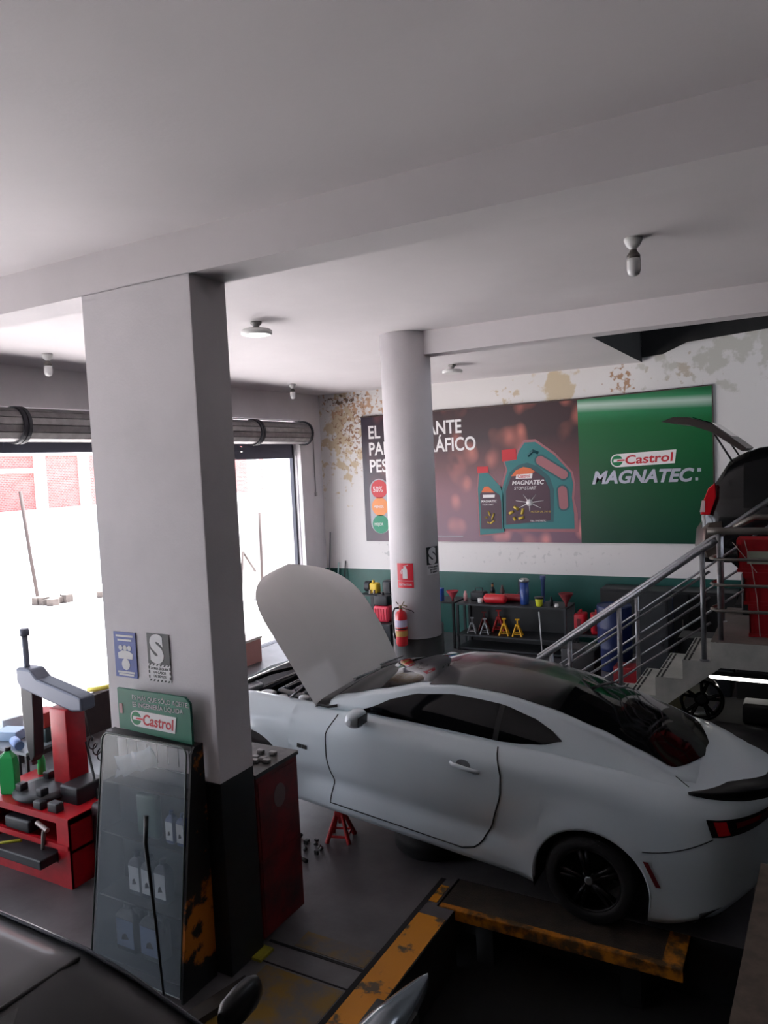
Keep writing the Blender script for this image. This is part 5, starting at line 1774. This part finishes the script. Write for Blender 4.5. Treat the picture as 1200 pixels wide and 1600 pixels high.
drum(-2.18, 12.7, 1.12, .28, dbl, 'blue plastic barrel behind the stair railing, the right one', 'barrel', 'blue barrels')
drum(-5.95, 12.3, .55, .16, mat('drum_grey', (90, 92, 94), .5), 'short grey drum under the red box beside the round column', 'barrel')
rb = empty('red_charger', (-6.03, 12.3, .56), label='red ribbed machine with white label standing on the grey drum', cat='machine')
b = MB(); b.rbox(-.15, .15, -.10, .10, .12, .42, .03)
for k in range(5):
    b.box(-.12 + k * .055, -.10 + k * .055, -.112, -.10, .2, .38)
b.build('housing', jc, rb, weld=False)
b = MB(); b.box(-.12, .12, -.09, .09, 0, .12); b.build('foot', mdark, rb)
b = MB(); b.box(-.04, .04, -.115, -.112, .13, .17); b.build('label', wh2, rb)
box_thing('blue_box', (.16, .14, .24), (-6.06, 12.76, .871), mat('box_blue', (26, 70, 170), .4), 'small bright blue box beside the round column above the red machine', 'box')
t = empty('grey_locker', (-1.95, 11.3, 0), label='tall grey metal locker behind the stair railing', cat='locker')
b = MB(); b.box(-.22, .22, -.2, .2, 0, 1.5); b.build('locker_body', mat('locker_grey', (46, 50, 54), .5, var=.2), t, bevel=.01)
b = MB(); b.box(-.19, .19, -.207, -.201, .05, 1.45); dd = b.build('locker_door', mat('locker_grey', (46, 50, 54), .5, var=.2), t)
b = MB(); b.box(.12, .14, -.22, -.207, .7, .85); b.build('handle', mdark, dd)
for k, (x, y, z, dm, c, nm) in enumerate(((-1.3, 11.6, 0, (.7, .5, .8), (26, 28, 32), 'dark machine crate behind the stairs right of the grey locker'), (-1.35, 9.9, 0, (.5, .5, .5), (60, 56, 30), 'olive toolbox on the floor behind the stair flight'), (-2.35, 11.3, 0, (.35, .3, .35), (150, 20, 30), 'small red box on the floor beside the grey locker'), (-.45, 8.95, 1.686, (.35, .3, .45), (24, 24, 26), 'black box on the landing behind the red crates'), (-3.0, 11.2, 0, (.5, .4, .6), (22, 22, 24), 'black tool trolley in front of the blue barrels'))):
    box_thing('storage_box', dm, (x, y, z), mat('box_c%d' % k, c, .5, var=.2), nm, 'box', .02)
b = MB()
for k in range(5):
    b.lathe([(.001, -.05), (.05, -.03), (.065, 0), (.05, .03), (.001, .05)], (random.uniform(-.06, .06), random.uniform(-.05, .05), .06 + k * .012), 10)
o = b.build('white_rags', mat('rag_white', (200, 200, 204), .9), weld=False); o.location = (-.45, 8.95, 2.14)
tag(o, 'bunched white rag on the black box behind the landing railing', 'rag')
t = empty('dark_filler_cabinet', (-2.1, 13.58, 0), label='wide low black cabinet added to darken the back wall behind the blue barrels', cat='cabinet')  # added to fill the dark area seen between the stair rails
b = MB(); b.box(-1.1, 1.1, -.26, .26, 0, 1.12); b.build('carcass', black_p, t, bevel=.008)
for x in (-1.08, -.35, .38):
    b = MB(); b.box(x, x + .70, -.275, -.262, .05, 1.08); dd = b.build('door', black_p, t)
    b = MB(); b.box(x + .60, x + .62, -.29, -.275, .5, .65); b.build('handle', mat('gun_grey', (130, 122, 118), .4, .6), dd)
# left of the column
t = empty('tool_stand', (-7.9, 13.45, 0), label='small grey wall stand in the corner carrying a yellow machine', cat='stand')
b = MB(); b.box(-.04, .04, -.04, .04, .02, .78); b.box(-.2, .2, -.2, .2, 0, .03); b.build('stand_post', shm, t)
b = MB(); b.box(-.25, .55, -.18, .18, .78, .81); b.build('stand_top', shm, t)
t = empty('yellow_engine', (-7.82, 13.40, .811), label='yellow and black small engine on the grey stand left of the round column', cat='engine')
b = MB(); b.rbox(-.09, .10, -.09, .09, .02, .24, .04); b.cyl((0, -.05, .22), (0, -.05, .30), .03, n=10); b.build('motor_block', mat('engine_yellow', (214, 180, 50), .5), t, weld=False)
b = MB(); b.cyl((-.20, 0, .16), (-.09, 0, .16), .11, n=20); b.box(-.10, .12, -.08, .08, 0, .03); b.build('flywheel', mdark, t, weld=False)
b = MB(); b.tube([(-.06, -.10, .10), (-.05, -.14, .02)], .02, 6); b.tube([(.04, -.10, .10), (.05, -.14, .02)], .02, 6); b.build('pipes', mat('gun_grey', (130, 122, 118), .4, .6), t, weld=False)
box_thing('black_motor', (.22, .2, .30), (-7.5, 13.42, .811), mdark, 'black motor beside the yellow engine next to the round column', 'motor', .05)
t = empty('red_blower', (-7.24, 12.7, .42), label='red ribbed machine seen left of the fire extinguisher', cat='machine')
b = MB(); b.rbox(-.17, .17, -.12, .12, 0, .32, .05)
for k in range(5):
    b.box(-.13 + k * .06, -.11 + k * .06, -.132, -.12, .06, .27)
b.build('housing', mat('blower_red', (214, 60, 80), .4), t, weld=False)
b = MB(); b.rbox(-.15, .15, -.11, .11, .32, .52, .03); b.cyl((0, 0, .52), (0, 0, .58), .03, n=10); b.build('motor_top', mdark, t, weld=False)
box_thing('dark_cabinet', (.5, .5, .42), (-7.22, 12.7, 0), shm, 'low dark cabinet under the red machine behind the bonnet', 'cabinet', .01)
# poles leaning in the corner, camera, conduit
for k, (x, h, m, lb) in enumerate(((-9.16, 2.05, mat('pole_grey', (96, 98, 106), .5), 'thin grey pole standing in the wall corner'), (-8.98, 1.38, mat('pole_pale', (170, 200, 196), .5), 'thin pale green stick in the corner, left of the dark stick'), (-8.80, 1.42, mdark, 'thin dark stick leaning in the corner'))):
    b = MB(); b.tube([(0, -.25, 0), (.0, 0, h)], .014, 8); o = b.build('corner_pole', m); o.location = (x, WY - .03, 0)
    tag(o, lb, 'pole')
t = empty('security_camera', (WX + .12, 13.10, 4.40), label='small white security camera above the right shutter end', cat='camera')
b = MB(); b.tube([(-.11, 0, .06), (0, 0, .05), (.06, -.02, .0)], .02, 8); b.build('arm', white, t)
b = MB(); b.tube([(.02, .02, 0), (.14, -.04, -.03)], .04, 14); b.build('housing', white, t)
b = MB(); b.tube([(.14, -.04, -.03), (.16, -.05, -.035)], .03, 12); b.build('lens', mdark, t)
b = MB(); b.tube([(WX + .012, 13.14, 4.44), (WX + .012, 13.60, 4.32), (WX + .012, 13.60, 2.9)], .012, 6); b.box(WX, WX + .03, 13.57, 13.63, 2.86, 2.94)
struct(b.build('trim_5', mat('conduit_grey', (170, 166, 166), .6), weld=False))

# ------------------------------------------------------------------ ceiling lamps
porc = mat('porcelain_white', (220, 220, 218), .35)
bulb_m = mat('bulb_glass', (224, 224, 224), .25, coat=.4)
def bulb(x, y, label):
    t = empty('ceiling_bulb', (x, y, CZ), label=label, cat='ceiling lamp', group=None)
    b = MB(); b.lathe([(.065, -.001), (.065, -.02), (.05, -.055), (.028, -.075), (.026, -.085)], n=24); b.build('socket', porc, t)
    b = MB(); b.lathe([(.024, -.085), (.030, -.10), (.048, -.125), (.048, -.15)], n=24); b.build('bulb_collar', mat('collar_grey', (96, 92, 88), .4, .3), t)
    b = MB(); b.lathe([(.048, -.15), (.050, -.18), (.049, -.23), (.040, -.262), (.02, -.275), (.001, -.278)], n=24); b.build('bulb', bulb_m, t)
bulb(-1.10, 5.90, 'white ceiling bulb lamp at the right between the two beams')
bulb(-8.26, 6.33, 'white ceiling bulb lamp left of the square pillar')
bulb(-8.32, 11.58, 'white ceiling bulb lamp in front of the right shutter')
def led(x, y, label, em):
    t = empty('ceiling_disc_lamp', (x, y, CZ), label=label, cat='ceiling lamp')
    b = MB(); b.lathe([(.06, -.001), (.06, -.02), (.03, -.05), (.03, -.075)], n=20); b.build('socket', mat('socket_grey', (150, 148, 146), .4), t)
    b = MB(); b.lathe([(.05, -.07), (.14, -.08), (.165, -.095), (.165, -.13), (.15, -.14)], n=36); b.build('lamp_body', porc, t)
    b = MB(); b.lathe([(.12, -.1405), (.001, -.146)], n=30, cap=False); b.build('diffuser', mat('led_on', (255, 250, 240), .4, emit=4) if em else porc, t)
led(-5.09, 6.49, 'round flat LED ceiling lamp, lit, beside the square pillar', True)
led(-5.04, 11.48, 'round flat ceiling lamp near the back wall beside the round column', False)

# ------------------------------------------------------------------ dark car below the camera
dkp = mat('car_black', (15, 16, 19), .45, coat=.15)
dc = empty('dark_car', (-5.6, 1.32, 0), label='dark parked car in the foreground with its roof, windscreen and side mirror visible', cat='car')
def dsec(x):
    zt = interp([(0, .80), (.15, .98), (.5, 1.05), (.9, 1.38), (1.3, 1.49), (2.0, 1.53), (2.94, 1.51), (3.2, 1.43), (3.75, 1.12), (4.0, .98), (4.5, .88), (4.75, .62)], x)
    hw = .93 * (1 - .3 * max(0, (.4 - x) / .4) ** 2) * (1 - .4 * max(0, (x - 4.1) / .65) ** 2)
    belt = min(.96, zt - .02)
    k = max(0, min(1, (zt - belt) / .55))
    top = hw * .985 + (.73 - hw * .985) * k
    p = [(-.6, .2), (-hw * .96, .24), (-hw, .5), (-hw * .99, .75), (-hw * .985, belt), (-(hw * .985 + (top - hw * .985) * .85), belt + (zt - belt) * .78), (-top + .03 * k, zt - .03 * k), (-top * .75, zt - .004), (-top * .3, zt)]
    return [Vector((x, a, b_)) for a, b_ in p + [(-a, b_) for a, b_ in p[::-1]]]
dx = [0, .08, .2, .4, .6, .9, 1.1, 1.4, 1.8, 2.2, 2.6, 2.8, 2.94, 3.05, 3.2, 3.4, 3.6, 3.75, 3.9, 4.1, 4.3, 4.5, 4.65, 4.75]
b = MB(); b.rings([dsec(x) for x in dx], 0, True, True); b.build('body', dkp, dc)
b = MB()
rows = []
for k in range(9):
    x = 2.99 + .72 * k / 8
    sc = dsec(x)
    half = abs(sc[6].y) - .07
    rows.append([Vector((x, half * a, sc[8].z + .006 - .03 * a ** 2 * 1)) for a in (-1, -.66, -.33, 0, .33, .66, 1)])
b.grid(rows, 0); b.build('windscreen', mat('windscreen_glass', (16, 26, 26), .03, coat=1.0), dc)
for s in (-1, 1):
    b = MB()
    rows = []
    for k in range(9):
        x = .95 + 2.2 * k / 8
        sc = dsec(x)
        lo = sc[4] + (sc[5] - sc[4]) * .1; hi = sc[4] + (sc[5] - sc[4]) * .95
        rows.append([Vector((x, s * (abs(p.y) + .006), p.z)) for p in (lo, hi)])
    b.grid(rows, 0); b.build('side_window', glass_d, dc)
    b = MB()
    Mm = Matrix.Translation((3.38, s * 1.13, 1.10))
    b.rings([[Mm @ Vector((.05 * math.cos(q) * e, yy, .085 * math.sin(q) * e + .01)) for q in [2 * PI * k / 16 for k in range(16)]] for yy, e in ((-.13, .45), (-.10, .85), (-.02, 1.0), (.06, .95), (.11, .7), (.125, .35))])
    b.tube([Mm @ Vector((0, -s * .22, -.05)), Mm @ Vector((0, 0, -.03))], .02, 8)
    b.build('side_mirror', dkp, dc, weld=False)
    for x in (.85, 3.95):
        b = MB(); M = Matrix.Translation((x, s * .80, .31)) @ Matrix.Rotation(-s * PI / 2, 4, 'X')
        b.lathe([(.2, -.10), (.29, -.09), (.31, -.06), (.31, .06), (.29, .09), (.2, .095), (.18, .06), (.001, .07)], n=32, M=M); b.build('wheel', rubber, dc)
for s in (1, -1):
    b = MB()
    b.tube([(x, s * (abs(dsec(x)[6].y) + .002), dsec(x)[6].z + .004) for x in (1.2, 1.6, 2.0, 2.4, 2.8, 2.94, 3.2, 3.45, 3.72)], .011, 6)
    b.build('roof_trim', mat('roof_trim_grey', (70, 74, 80), .25, .6), dc, weld=False)
b = MB()
b.tube([(2.955, .72 * a, dsec(2.955)[8].z + .002 - .02 * a * a) for a in (-.9, -.5, 0, .5, .9)], .010, 6)
b.build('windscreen_seal', mat('seal_grey', (52, 50, 48), .6), dc)
# pale curved panel at the bottom edge
t = empty('curved_panel', (-2.2, 3.7, -.45), label='pointed glossy silver-grey curved panel at the bottom edge beside the yellow stripe', cat='panel')
b = MB()
rows = []
for i in range(21):
    u = i / 20                       # 0 = tip, 1 = wide end
    y = .42 - 1.0 * u
    hw_ = .19 * (u ** .62) + .002
    cx = .05 - .07 * u
    rows.append([Vector((cx + hw_ * a, y, .66 + .09 * (1 - a * a) * min(1, u * 2) - .04 * (abs(a) > .99))) for a in [-1 + 2 * q / 12 for q in range(13)]])
b.grid(rows, 0); b.build('panel_shell', mat('panel_silver', (120, 130, 138), .2, .4, coat=1.0), t, solid=.012)
b = MB(); b.box(-.14, .14, -.55, .10, 0, .645); b.build('panel_base', plastic, t)
# brown parapet at the right edge
b = MB(); b.prism([(-.265, 4.84), (-.37, 2.0), (.55, 2.0), (.55, 4.84)], -.44, 1.0)
struct(b.build('parapet', mat('parapet_brown', (86, 74, 62), .8, var=.35, vscale=8)))
